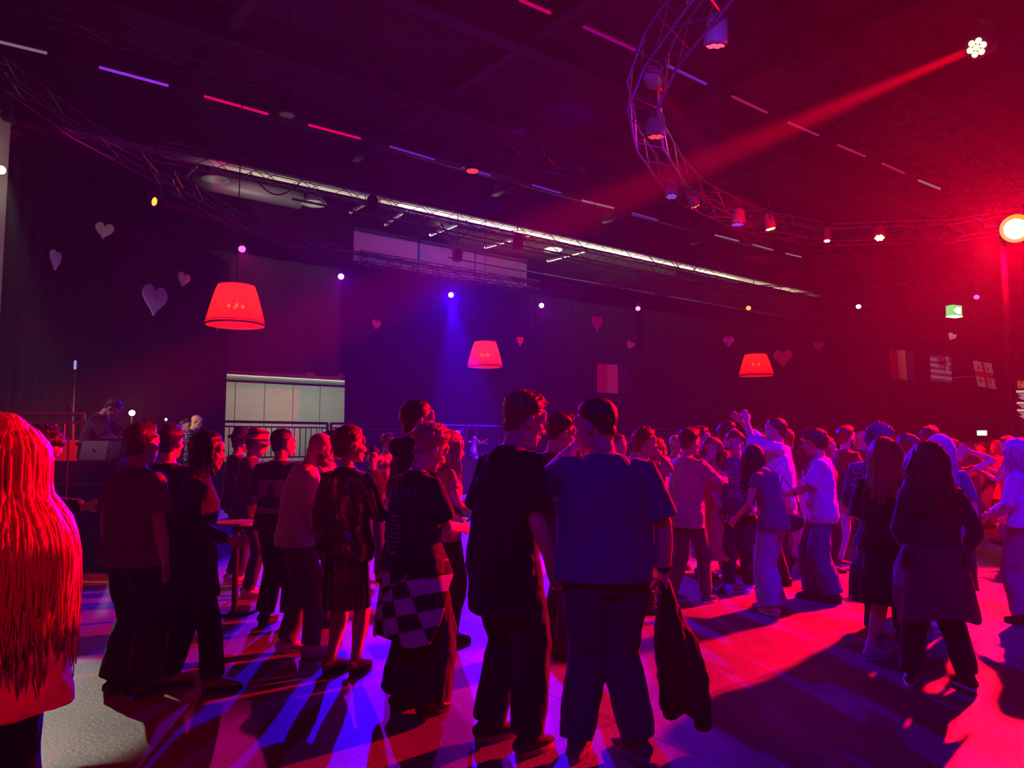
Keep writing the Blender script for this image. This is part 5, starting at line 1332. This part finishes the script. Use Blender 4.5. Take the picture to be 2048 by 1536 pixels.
# tall man in black
r, P, S, sh = person('tallest person in long black T-shirt and baggy black shorts, back turned', 1050, 4.12, 785, face=56, look=12, nod=4, lean=11, hair=('short', (.22, .10, .05), .020), sx=.99, belly=.02, hands=((.25, .12, .90), (.28, .06, .82)), feet=((.13, .04, 12), (-.13, -.02, -2)),
       top=dict(m=K_TEE, loose=.035, sleeve=.86, sr=.090, hem=.66, flare=.04), bottom=dict(m=K_PANT, r=(.125, .10, .085), hip=.03), shoes=(C('black_sneaker', (.03, .02, .02), strength=.1), mat('red_sole', (.45, .06, .05), rough=.6)), lod=0, extras={'glasses': 2})
# man with glasses
person('person with glasses and black T-shirt facing right, behind the two tall ones', 1122, 5.9, 827, face=72, nod=14, hair=('short', BRN, .024), sx=1.08, hands=((.14, .22, .95), (.18, .22, .92)), extras={'glasses': 1},
       top=dict(m=C('dark_violet_jersey', (.03, .022, .04)), loose=.03, sleeve=.75, sr=.08), bottom=dict(m=K_PANT, r=(.098, .08, .075)), shoes=(M_SHOEK, M_SOLEK), lod=0)
# big man in blue drinking
r, P, S, sh = person('heavy person in blue T-shirt and jeans drinking from a glass, back turned', 1190, 3.98, 797, face=-10, look=-46, nod=10, lean=3, hair=('crop', (.10, .05, .03), .013), sx=1.24, belly=.05,
       hands=((.34, .05, .80, .8, -.5, -.2), (.11, .21, 1.49, .85, .1, -1)), feet=((.16, -.02, 22), (-.15, .02, -32)), curl=(1.1, .85),
       top=dict(m=BLUET, loose=.025, sleeve=.86, sr=.090, hem=.86, flare=.03, disp=.016), bottom=dict(m=C('slate_jeans', (.05, .05, .10), scale=6, strength=.6), r=(.112, .088, .082)), shoes=(C('grey_brown_trainer', (.14, .10, .10), strength=.1), mat('grey_sole', (.25, .2, .22), rough=.7)), lod=0)
R_man = (r, P, S)
# his glass
w = W2(r, P, S, P.wr[1] + P.hd[1] * .095 + V((.045, .03, .015)))
e = empty('drinking_glass', w); tag(e, 'tumbler lifted to the mouth of the heavy person in blue', 'glass')
def glass_mat():
    m = bpy.data.materials.new('clear_glass'); nt, b = nodes_of(m); b.inputs['Transmission Weight'].default_value = .9; b.inputs['Roughness'].default_value = .03; b.inputs['Base Color'].default_value = (.95, .95, 1, 1); return m
M_GL = glass_mat()
rot = Ry(.45) @ Rx(.5)
g = Geo(); g.tube([rot @ V((0, 0, z)) for z in (-.055, -.052, .06)], [.028, .030, .036], n=24, rounded=False, cap=False)
o = obj('tumbler', g, M_GL, e, smooth=True, recalc=False); o.modifiers.new('t', 'SOLIDIFY').thickness = .003
obj('drink', Geo().tube([rot @ V((0, 0, -.050)), rot @ V((0, 0, .01))], [.026, .029], n=20, rounded=False), mat('pale_drink', (.5, .3, .45), rough=.1), e)
# watch
g = Geo(); c_ = P.wr[0] - P.hd[0] * .02; d = P.hd[0]
obj('watch_strap', Geo().tube([c_ - d * .012, c_ + d * .012], [.036, .036], n=16, rounded=False), M_BLACK, r, scale=S, smooth=True)
obj('watch_face', Geo().tube([c_ + V((.030, -.008, 0)), c_ + V((.044, -.012, 0))], [.017, .017], n=14, rounded=False), mat('watch_metal', (.5, .55, .3), rough=.25, metal=.8), r, scale=S)
# jacket hanging from his right hand
hp = W2(r, P, S, P.wr[0] + P.hd[0] * .08)
e = empty('jacket', hp); tag(e, 'black jacket hanging from the hand of the heavy person in blue', 'jacket')
g = Geo(); rs = []
for t in range(16):
    f = t / 15; z = .04 - f * .70; wd = .035 + .085 * smooth01(f * 1.6); dp = .03 + .05 * smooth01(f * 2)
    cx = .0 + .09 * f
    rs.append([V((cx + math.cos(2 * math.pi * j / 30) * wd * (1 + .12 * math.sin(3 * 2 * math.pi * j / 30 + f * 3)), math.sin(2 * math.pi * j / 30) * dp * (1 + .25 * math.sin(5 * 2 * math.pi * j / 30 + f * 2)), z + .03 * math.sin(j * .9) * f)) for j in range(30)])
g.rings(rs); blob('jacket_body', g, C('black_jacket_cloth', (.014, .013, .015), scale=6, strength=.8), e, .011, disp=.03, dscale=.08)
g = Geo(); g.tube([(.05, .03, -.12), (.13, .03, -.30), (.185, .02, -.50), (.20, .02, -.69)], [(.035, .035), (.055, .045), (.055, .045), (.045, .04)], n=14)
blob('jacket_sleeve', g, C('black_jacket_cloth', (.014, .013, .015)), e, .011, disp=.025, dscale=.08)
obj('jacket_cuff', Geo().tube([(.20, .02, -.68), (.202, .02, -.73)], [(.048, .038)] * 2, n=14), C('black_rib', (.02, .02, .02)), e, smooth=True)

# ---- right-hand groups
person('curly red-haired person biting a hand, right of the heavy person in blue', 1292, 7.4, 856, face=100, hair=('curly', AUB, .03), hands=((.05, .16, 1.50), (.18, .2, 1.0)), top=dict(m=C('red_brown_top', (.3, .08, .06)), loose=.02), bottom=dict(m=K_PANT), shoes=(M_SHOEK, M_SOLEK), lod=1)
person('person in profile with hand at the chin behind the curly red head', 1315, 8.6, 876, face=80, kind='f', hair=('bob', AUB, .02, .2), hands=((.05, .16, 1.48), (.18, .2, 1.0)), top=dict(m=C('violet_top', (.25, .15, .45)), loose=.02), bottom=dict(m=K_PANT), shoes=(M_SHOEK, M_SOLEK), lod=1)
person('bald person in dark red-lit jacket facing the camera, left of the pink shirt', 1352, 9.9, 869, face=165, hair=('bald', BRN, 0), top=dict(name='jacket', m=C('rust_jacket', (.35, .10, .06)), loose=.03, sleeve=2), bottom=dict(m=K_PANT), shoes=(M_SHOEK, M_SOLEK), lod=1)
person('person in pink-lit pale shirt clapping, dark trousers and low sneakers', 1380, 7.8, 856, face=58, look=5, lean=5, hair=('short', BRN, .025), sx=1.04, hands=((.08, .46, 1.22), (.06, .44, 1.26)), feet=((.12, .12, 10), (-.12, -.14, -10)),
       top=dict(name='shirt', m=C('pale_pink_shirt', (.50, .36, .44), strength=.7), loose=.03, sleeve=1.5, sr=.08, hem=.76), bottom=dict(m=C('maroon_trousers', (.12, .05, .08)), r=(.095, .075, .062)), shoes=(C('navy_sneaker', (.03, .03, .08), strength=.1), M_SOLEW), lod=1)
person('dark curly-haired tall person just behind the clapping one', 1403, 9.3, 853, face=110, hair=('curly', BLK, .025), top=dict(m=K_TEE), bottom=dict(m=K_PANT), shoes=(M_SHOEK, M_SOLEK), lod=1)
person('red-lit person with wavy hair and flowing red dress between the clapping pair', 1424, 8.5, 874, face=-150, kind='f', nod=10, hair=('long', AUB, .022, .25), hands=((.12, .2, 1.45), (.2, .1, .9)), top=dict(name='dress', m=C('red_dress', (.6, .10, .08)), skirt=(.35, .26), loose=.01, sleeve=0), shoes=(M_SHOEK, M_SOLEK), lod=1)
person('tall dark-haired person standing behind the person with the tied jacket', 1457, 9.7, 845, face=120, hair=('short', BLK, .025), top=dict(m=K_TEE), bottom=dict(m=DKDENIM), shoes=(M_SHOEK, M_SOLEK), lod=1)
person('person facing the camera in open dark shirt with a jacket knotted at the hips', 1470, 8.4, 862, face=-155, nod=8, hair=('short', BRN, .02), hands=((.2, .2, 1.0), (.22, .16, .95)), extras={'wrap': (.5, C('dark_knotted_jacket', (.04, .03, .05)), .0)},
       top=dict(name='shirt', m=pattern_mat('violet_pattern_shirt', 'spots', (.06, .04, .10), (.30, .26, .38), 30), loose=.04, sleeve=1.5), bottom=dict(m=K_PANT, r=(.1, .08, .075)), shoes=(C('blue_trainers', (.15, .18, .5), strength=.1), M_SOLEW), lod=1)
r, P, S, sh = person('long dark-haired person bending left in wide blue jeans', 1505, 7.35, 893, face=-40, kind='f', lean=20, nod=12, hair=('long', BLK, .02, .46, dict(spread=.8)), hands=((.2, .12, .86), (.2, .25, .95)), feet=((.13, .08, 20), (-.10, -.10, -10)),
       top=dict(name='blouse', m=C('dark_violet_top', (.10, .07, .18)), loose=.02, sleeve=.4), bottom=dict(m=LTDENIM, r=(.105, .11, .15), disp=.03), shoes=(M_SHOEW, M_SOLEW), lod=1)
w = W2(r, P, S, V((P.px + .19, P.py - .08, .90)))
e = empty('shoulder_bag', w); tag(e, 'small black shoulder bag at the hip of the person in wide blue jeans', 'bag')
g = Geo(); g.ell((0, 0, 0), (.15, .045, .085)); blob('bag_body', g, M_BLACK, e, .014)
pp = [V((-.12, 0, .05))] + [V((-.02 + .02 * k, .0, .05 + .14 * k)) for k in range(1, 4)] + [V((.1, 0, .05))]
obj('strap', Geo().tube([(-.13, 0, .03), (-.09, .05, .25), (-.05, .02, .45), (.05, -.02, .3), (.13, 0, .03)], [.008] * 5, n=5), M_BLACK, e)
# man with raised arms
person('person in pale striped shirt with both arms raised above the crowd', 1549, 8.85, 836, face=-72, look=-5, hair=('crop', BLK, .018), sx=1.04, hands=((-.02, .40, 1.74, .3, 1, -.8), (.06, .32, 1.72, .3, 1, -1.2)), curl=(.3, .3), shrug=.03,
       top=dict(name='shirt', m=pattern_mat('white_blue_stripe', 'stripe', (.66, .62, .70), (.42, .38, .55), 16), loose=.05, sleeve=1.35, sr=.088, hem=.74), bottom=dict(m=DKDENIM), shoes=(M_SHOEK, M_SOLEK), lod=0)
person('person whose head shows behind the ear of the one with raised arms', 1568, 9.6, 857, face=-30, hair=('short', AUB, .015), top=dict(m=C('red_brown_top', (.3, .08, .06))), bottom=dict(m=K_PANT), shoes=(M_SHOEK, M_SOLEK), lod=1)
person('person in pink-lit dress with long dark hair left of the pale blue T-shirt', 1606, 9.5, 877, face=60, kind='f', hair=('long', BLK, .018, .4), hands=((.1, .28, 1.1), (.2, .1, .9)), top=dict(name='dress', m=C('pink_dress', (.60, .28, .36)), skirt=(.22, .24), loose=.0, sleeve=0), shoes=(M_SHOEW, M_SOLEW), lod=1)
r, P, S, sh = person('person in pale blue-lit T-shirt and baggy jeans holding a cup, facing left', 1627, 7.9, 857, face=-70, nod=8, hair=('fringe', BRN, .028), hands=((.12, .30, 1.06), (.10, .34, 1.08)), feet=((.10, .06, 10), (-.10, -.12, -5)),
       top=dict(m=C('pale_blue_jersey', (.42, .44, .62)), loose=.035, sleeve=.82, sr=.086, hem=.80), bottom=dict(m=DENIM, r=(.11, .115, .12), disp=.035), shoes=(M_SHOEK, M_SOLEK), lod=0)
w = W2(r, P, S, P.wr[1] + P.hd[1] * .09 + V((0.02, .02, .03)))
e = empty('plastic_cup', w); tag(e, 'clear plastic cup in the hand of the person in pale blue T-shirt', 'cup')
o = obj('cup_wall', Geo().tube([(0, 0, -.05), (0, 0, .06)], [.030, .040], n=18, rounded=False, cap=False), mat('cup_plastic', (.7, .6, .7), rough=.2), e, smooth=True, recalc=False); o.modifiers.new('t', 'SOLIDIFY').thickness = .003
obj('cup_base', Geo().cyl((0, 0, -.05), (0, 0, -.045), .030, 18), mat('cup_plastic', (.7, .6, .7), rough=.2), e)
person('smiling redhead behind the pale blue T-shirt', 1655, 9.7, 874, face=110, kind='f', hair=('long', (.45, .12, .04), .022, .3), top=dict(m=C('red_dress', (.6, .10, .08)), sleeve=.5), bottom=dict(m=K_PANT), shoes=(M_SHOEK, M_SOLEK), lod=1)
person('bearded person in black T-shirt and pale jeans facing right', 1693, 10.0, 852, face=75, hair=('short', BRN, .022), extras={'beard': (.05, .02, .015)}, hands=((.14, .26, 1.0), (.16, .3, 1.02)), feet=((.09, .1, 5), (-.1, -.1, -5)),
       top=dict(m=C('black_red_jersey', (.03, .015, .018)), loose=.02, sleeve=.7), bottom=dict(m=C('pale_jeans', (.45, .40, .48), strength=.7), r=(.092, .07, .06)), shoes=(M_SHOEK, M_SOLEW), lod=1)
person('bald pate of a person behind the bearded one', 1727, 11.5, 860, face=120, hair=('bald', BRN, 0), top=dict(m=K_TEE), bottom=dict(m=K_PANT), shoes=(M_SHOEK, M_SOLEK), lod=2)
person('person with blue-lit shaggy hair and small-patterned shirt, tallest of the right group', 1760, 6.3, 846, face=30, look=15, hair=('curly', (.10, .08, .12), .026), sx=1.04, hands=((.14, .26, 1.05), (.16, .26, 1.02)),
       top=dict(name='shirt', m=pattern_mat('floral_shirt', 'spots', (.10, .08, .20), (.40, .36, .60), 38), loose=.03, sleeve=1.3, sr=.08), bottom=dict(m=K_PANT), shoes=(M_SHOEK, M_SOLEK), lod=1)
person('person with long clipped-back hair in black top and black skirt, left of the curly-haired one', 1768, 5.7, 874, face=40, kind='f', look=8, hair=('long', (.20, .09, .05), .018, .50, dict(front=60, wave=.006)), hands=((.08, .26, .98), (.10, .26, 1.0)), feet=((.12, .10, 20), (-.14, -.02, -30)), sx=1.08,
       top=dict(m=K_TEE, loose=.05, sleeve=.95, sr=.10, hem=.88), bottom=dict(name='skirt', m=K_PANT, skirt=(.46, .29)), shoes=(M_SHOEW, M_SOLEW, .03), lod=0)
r, P, S, sh = person('curly long-haired person in dark long-sleeved top, grey jacket round the hips, black trousers', 1852, 5.1, 883, face=8, kind='f', look=-8, hair=('long', (.13, .045, .03), .030, .46, dict(wave=.028, spread=1.35, front=50, thick=1.15)), sx=1.16, hands=((.22, .10, .92), (.14, .22, 1.0)), feet=((.18, .0, 12), (-.20, .06, -22)),
       top=dict(name='long_sleeved_top', m=C('plum_top', (.05, .025, .05)), loose=.03, sleeve=1.9, sr=.075, hem=.86), bottom=dict(m=K_PANT, r=(.105, .085, .075)), shoes=(M_SHOEK, M_SOLEW), lod=0,
       extras={'wrap': (.50, C('grey_plum_jacket', (.09, .05, .09)), .0)})
person('person with smooth violet-lit fair hair behind the curly-haired one', 1878, 6.6, 868, face=20, kind='f', hair=('long', (.42, .36, .45), .016, .40, dict(wave=.005)), top=dict(m=C('blue_top', (.08, .08, .22)), sleeve=.8), bottom=dict(m=DKDENIM), shoes=(M_SHOEW, M_SOLEW), lod=1)
person('dark quiffed head behind the smooth-haired one', 1860, 9.3, 853, face=60, hair=('short', BLK, .026), top=dict(m=K_TEE), bottom=dict(m=K_PANT), shoes=(M_SHOEK, M_SOLEK), lod=1)
person('short red-brown-haired head between the clipped hair and the curly hair', 1812, 7.3, 868, face=-20, hair=('short', LBR, .022), top=dict(m=C('dark_violet_jersey', (.03, .022, .04))), bottom=dict(m=K_PANT), shoes=(M_SHOEK, M_SOLEK), lod=1)
person('person in red sequinned crop top with a raised elbow and long black trousers', 1905, 8.0, 878, face=35, look=50, kind='f', tilt=-12, hair=('bun', AUB, .02), hands=((.16, .12, 1.62, 1.2, .1, .2), (.1, .24, 1.1)), top=dict(name='crop_top', m=sequin_mat('red_sequins', (.7, .12, .08), 45, .3), hem=1.04, sleeve=.25, loose=.01), bottom=dict(m=K_PANT, r=(.10, .09, .09), waist=1.08), shoes=(M_SHOEK, M_SOLEK), lod=1)
person('blue-lit fair-haired person in blue blouse at the right edge', 2030, 6.9, 878, face=-30, kind='f', nod=8, hair=('bob', (.45, .40, .5), .028, .28), hands=((.18, .2, 1.0), (.14, .26, 1.02)), feet=((.1, 0, 5), (-.12, .0, -5)),
       top=dict(name='blouse', m=C('blue_blouse', (.35, .33, .62)), loose=.035, sleeve=1.8, sr=.085, hem=.92), bottom=dict(m=C('mauve_jeans', (.16, .12, .20)), r=(.105, .10, .10)), shoes=(M_SHOEK, M_SOLEK), lod=0)
person('person in red dress and white boots far back at right', 1992, 15.0, 880, face=-60, kind='f', hair=('bob', AUB, .02, .2), hands=((.1, .3, 1.15), (.2, .2, 1.0)), top=dict(name='dress', m=C('red_dress', (.6, .10, .08)), skirt=(.55, .25), sleeve=0), shoes=(M_SHOEW, M_SOLEW, .12), lod=1)
# stage people
r, P, S, sh = person('DJ in black T-shirt and dark headband bending over the desk', 226, 10.75, 801, face=86, lean=24, nod=22, z0=DJZ, hair=('crop', BRN, .010), hands=((.14, .46, 1.00), (.18, .56, 1.06)), top=dict(m=C('dj_black_shirt', (.04, .035, .045)), loose=.035, sleeve=.9, sr=.085), bottom=dict(m=K_PANT), shoes=(M_SHOEK, M_SOLEK), lod=0)
g = Geo(); st = 0
rs = [[V((math.cos(2 * math.pi * j / 30) * rr, -.012 + math.sin(2 * math.pi * j / 30) * rr * 1.24, z)) for j in range(30)] for rr, z in ((.080, .045), (.086, .050), (.086, .078), (.078, .086))]
g.rings(rs); g.xform(lambda p: P.hc + P.Rh @ p); obj('headband', g, M_BLACK, r, smooth=True, scale=S)
person('bald person with glasses in spotted shirt beyond the DJ', 394, 12.9, 830, face=95, nod=15, z0=DJZ, hair=('bald', BRN, 0), extras={'glasses': 1}, hands=((.12, .3, 1.1), (.14, .3, 1.1)), top=dict(name='shirt', m=pattern_mat('spotted_shirt', 'spots', (.04, .04, .06), (.5, .45, .5), 26), sleeve=.8), bottom=dict(m=K_PANT), shoes=(M_SHOEK, M_SOLEK), lod=1)
person('dark-haired person left of the bald one in the spotted shirt', 371, 13.3, 838, face=100, nod=12, z0=DJZ, hair=('crop', BLK, .01), top=dict(m=K_TEE), bottom=dict(m=K_PANT), shoes=(M_SHOEK, M_SOLEK), lod=1)
yp = lambda u, b=BD - 1.2: at_b(u, 860, b).y
person('yellow-lit person in vest bending forward on the platform beyond the tall one in black', 926, yp(926), 852, face=80, lean=38, nod=10, z0=.5, skin=(.7, .5, .35), hair=('short', BRN, .012), hands=((.1, .42, 1.1), (.1, .45, 1.1)), top=dict(name='vest', m=WHITE, sleeve=0), bottom=dict(m=K_PANT), shoes=(M_SHOEK, M_SOLEK), lod=2)
person('yellow-lit person with ponytail right of the bending one on the platform', 950, yp(950) + .1, 855, face=75, kind='f', z0=.5, hair=('long', BLK, .012, .3), hands=((.1, .4, 1.3), (.1, .4, 1.2)), top=dict(m=WHITE, sleeve=.3), bottom=dict(m=WHITE), shoes=(M_SHOEK, M_SOLEK), lod=2)
person('white-lit person with sunglasses punching the air far back between raised arms', 1522, yp(1522), 856, face=150, z0=.5, extras={'glasses': 1}, skin=(.75, .6, .45), hair=('crop', BLD, .01), hands=((.3, .15, 1.75, 1, -.2, -.6), (.2, .2, 1.2)), top=dict(m=WHITE, sleeve=.5), bottom=dict(m=WHITE), shoes=(M_SHOEK, M_SOLEK), lod=1)
person('pale-lit person half hidden left of the tall dark-haired one, far back', 1437, yp(1437), 860, face=160, z0=.5, hair=('crop', BLD, .01), hands=((.3, .15, 1.7, 1, -.2, -.6), (.2, .2, 1.2)), top=dict(m=WHITE, sleeve=.5), bottom=dict(m=WHITE), shoes=(M_SHOEK, M_SOLEK), lod=2)
# far crowd
rnd = random.Random(11)
HC = [BLK, BRN, AUB, LBR, BLD, (.3, .2, .12)]; HN = ['black', 'brown', 'auburn', 'chestnut', 'fair', 'light brown']
TCS = [('red', (.5, .06, .05)), ('black', (.02, .02, .02)), ('white', (.6, .55, .55)), ('violet', (.25, .15, .4)), ('rust', (.4, .15, .08)), ('blue', (.12, .12, .4)), ('pink', (.6, .3, .4))]
far = [(1268, 12.5, 880, 1, 2), (1332, 12.8, 884, 0, 4), (1392, 13.5, 880, 2, 0), (1500, 14, 886, 3, 2), (1585, 12, 880, 2, 0), (1640, 14, 884, 1, 5), (1678, 15, 882, 0, 6), (1712, 13.5, 880, 2, 1), (1742, 16, 884, 4, 3), (1798, 11.0, 876, 1, 1), (1836, 14.5, 881, 3, 0), (1892, 13, 880, 0, 2),
       (1936, 12.6, 882, 2, 0), (1948, 18, 881, 0, 1), (1963, 14.5, 884, 1, 3), (1974, 21, 883, 2, 5), (1984, 17.5, 879, 3, 0), (2003, 19.5, 877, 2, 2), (2012, 9.9, 872, 1, 6), (2042, 13.2, 874, 2, 0), (1955, 26, 884, 1, 0), (2024, 24, 882, 0, 3), (1922, 23, 884, 3, 4), (1990, 28, 885, 1, 6), (690, 11.0, 872, 1, 5), (1152, 8.6, 862, 4, 3), (1238, 9.5, 868, 1, 1), (2046, 16, 880, 0, 1)]
where = {0: 'far right crowd'}
for k, (u, Y, vt, hc, tcx) in enumerate(far):
    nm, c = TCS[tcx]; fem = k % 3 == 1; sd = 'left of' if u < 1500 else 'among'
    ref = ('behind the hoodie and sequin pair' if u < 800 else 'behind the glass drinker' if u < 1260 else 'behind the clapping group' if u < 1520 else 'behind the pale blue T-shirt' if u < 1760 else 'behind the curly-haired one' if u < 1915 else 'under the small exit sign' if u < 1980 else 'near the right edge')
    h = rnd.uniform(.1, .35)
    person('%s distant person with %s hair and %s top %s' % ('small' if Y < 18 else 'tiny', HN[hc], nm, ref), u, Y, vt, face=rnd.uniform(-180, 180), kind='f' if fem else 'm', look=rnd.uniform(-20, 20), nod=rnd.uniform(0, 12),
           hair=(('long', HC[hc], .018, .35) if fem else (rnd.choice(['short', 'crop', 'curly']), HC[hc], .018)), hands=((.15, .3, 1.0 + h), (.18, .25, .95 + h)), top=dict(m=C('far_%s_cloth' % nm, c), sleeve=rnd.choice([.6, 1.9])),
           bottom=dict(m=(DENIM, K_PANT, LTDENIM)[k % 3]), shoes=(M_SHOEK, M_SOLEK), lod=2, group='distant dancers')
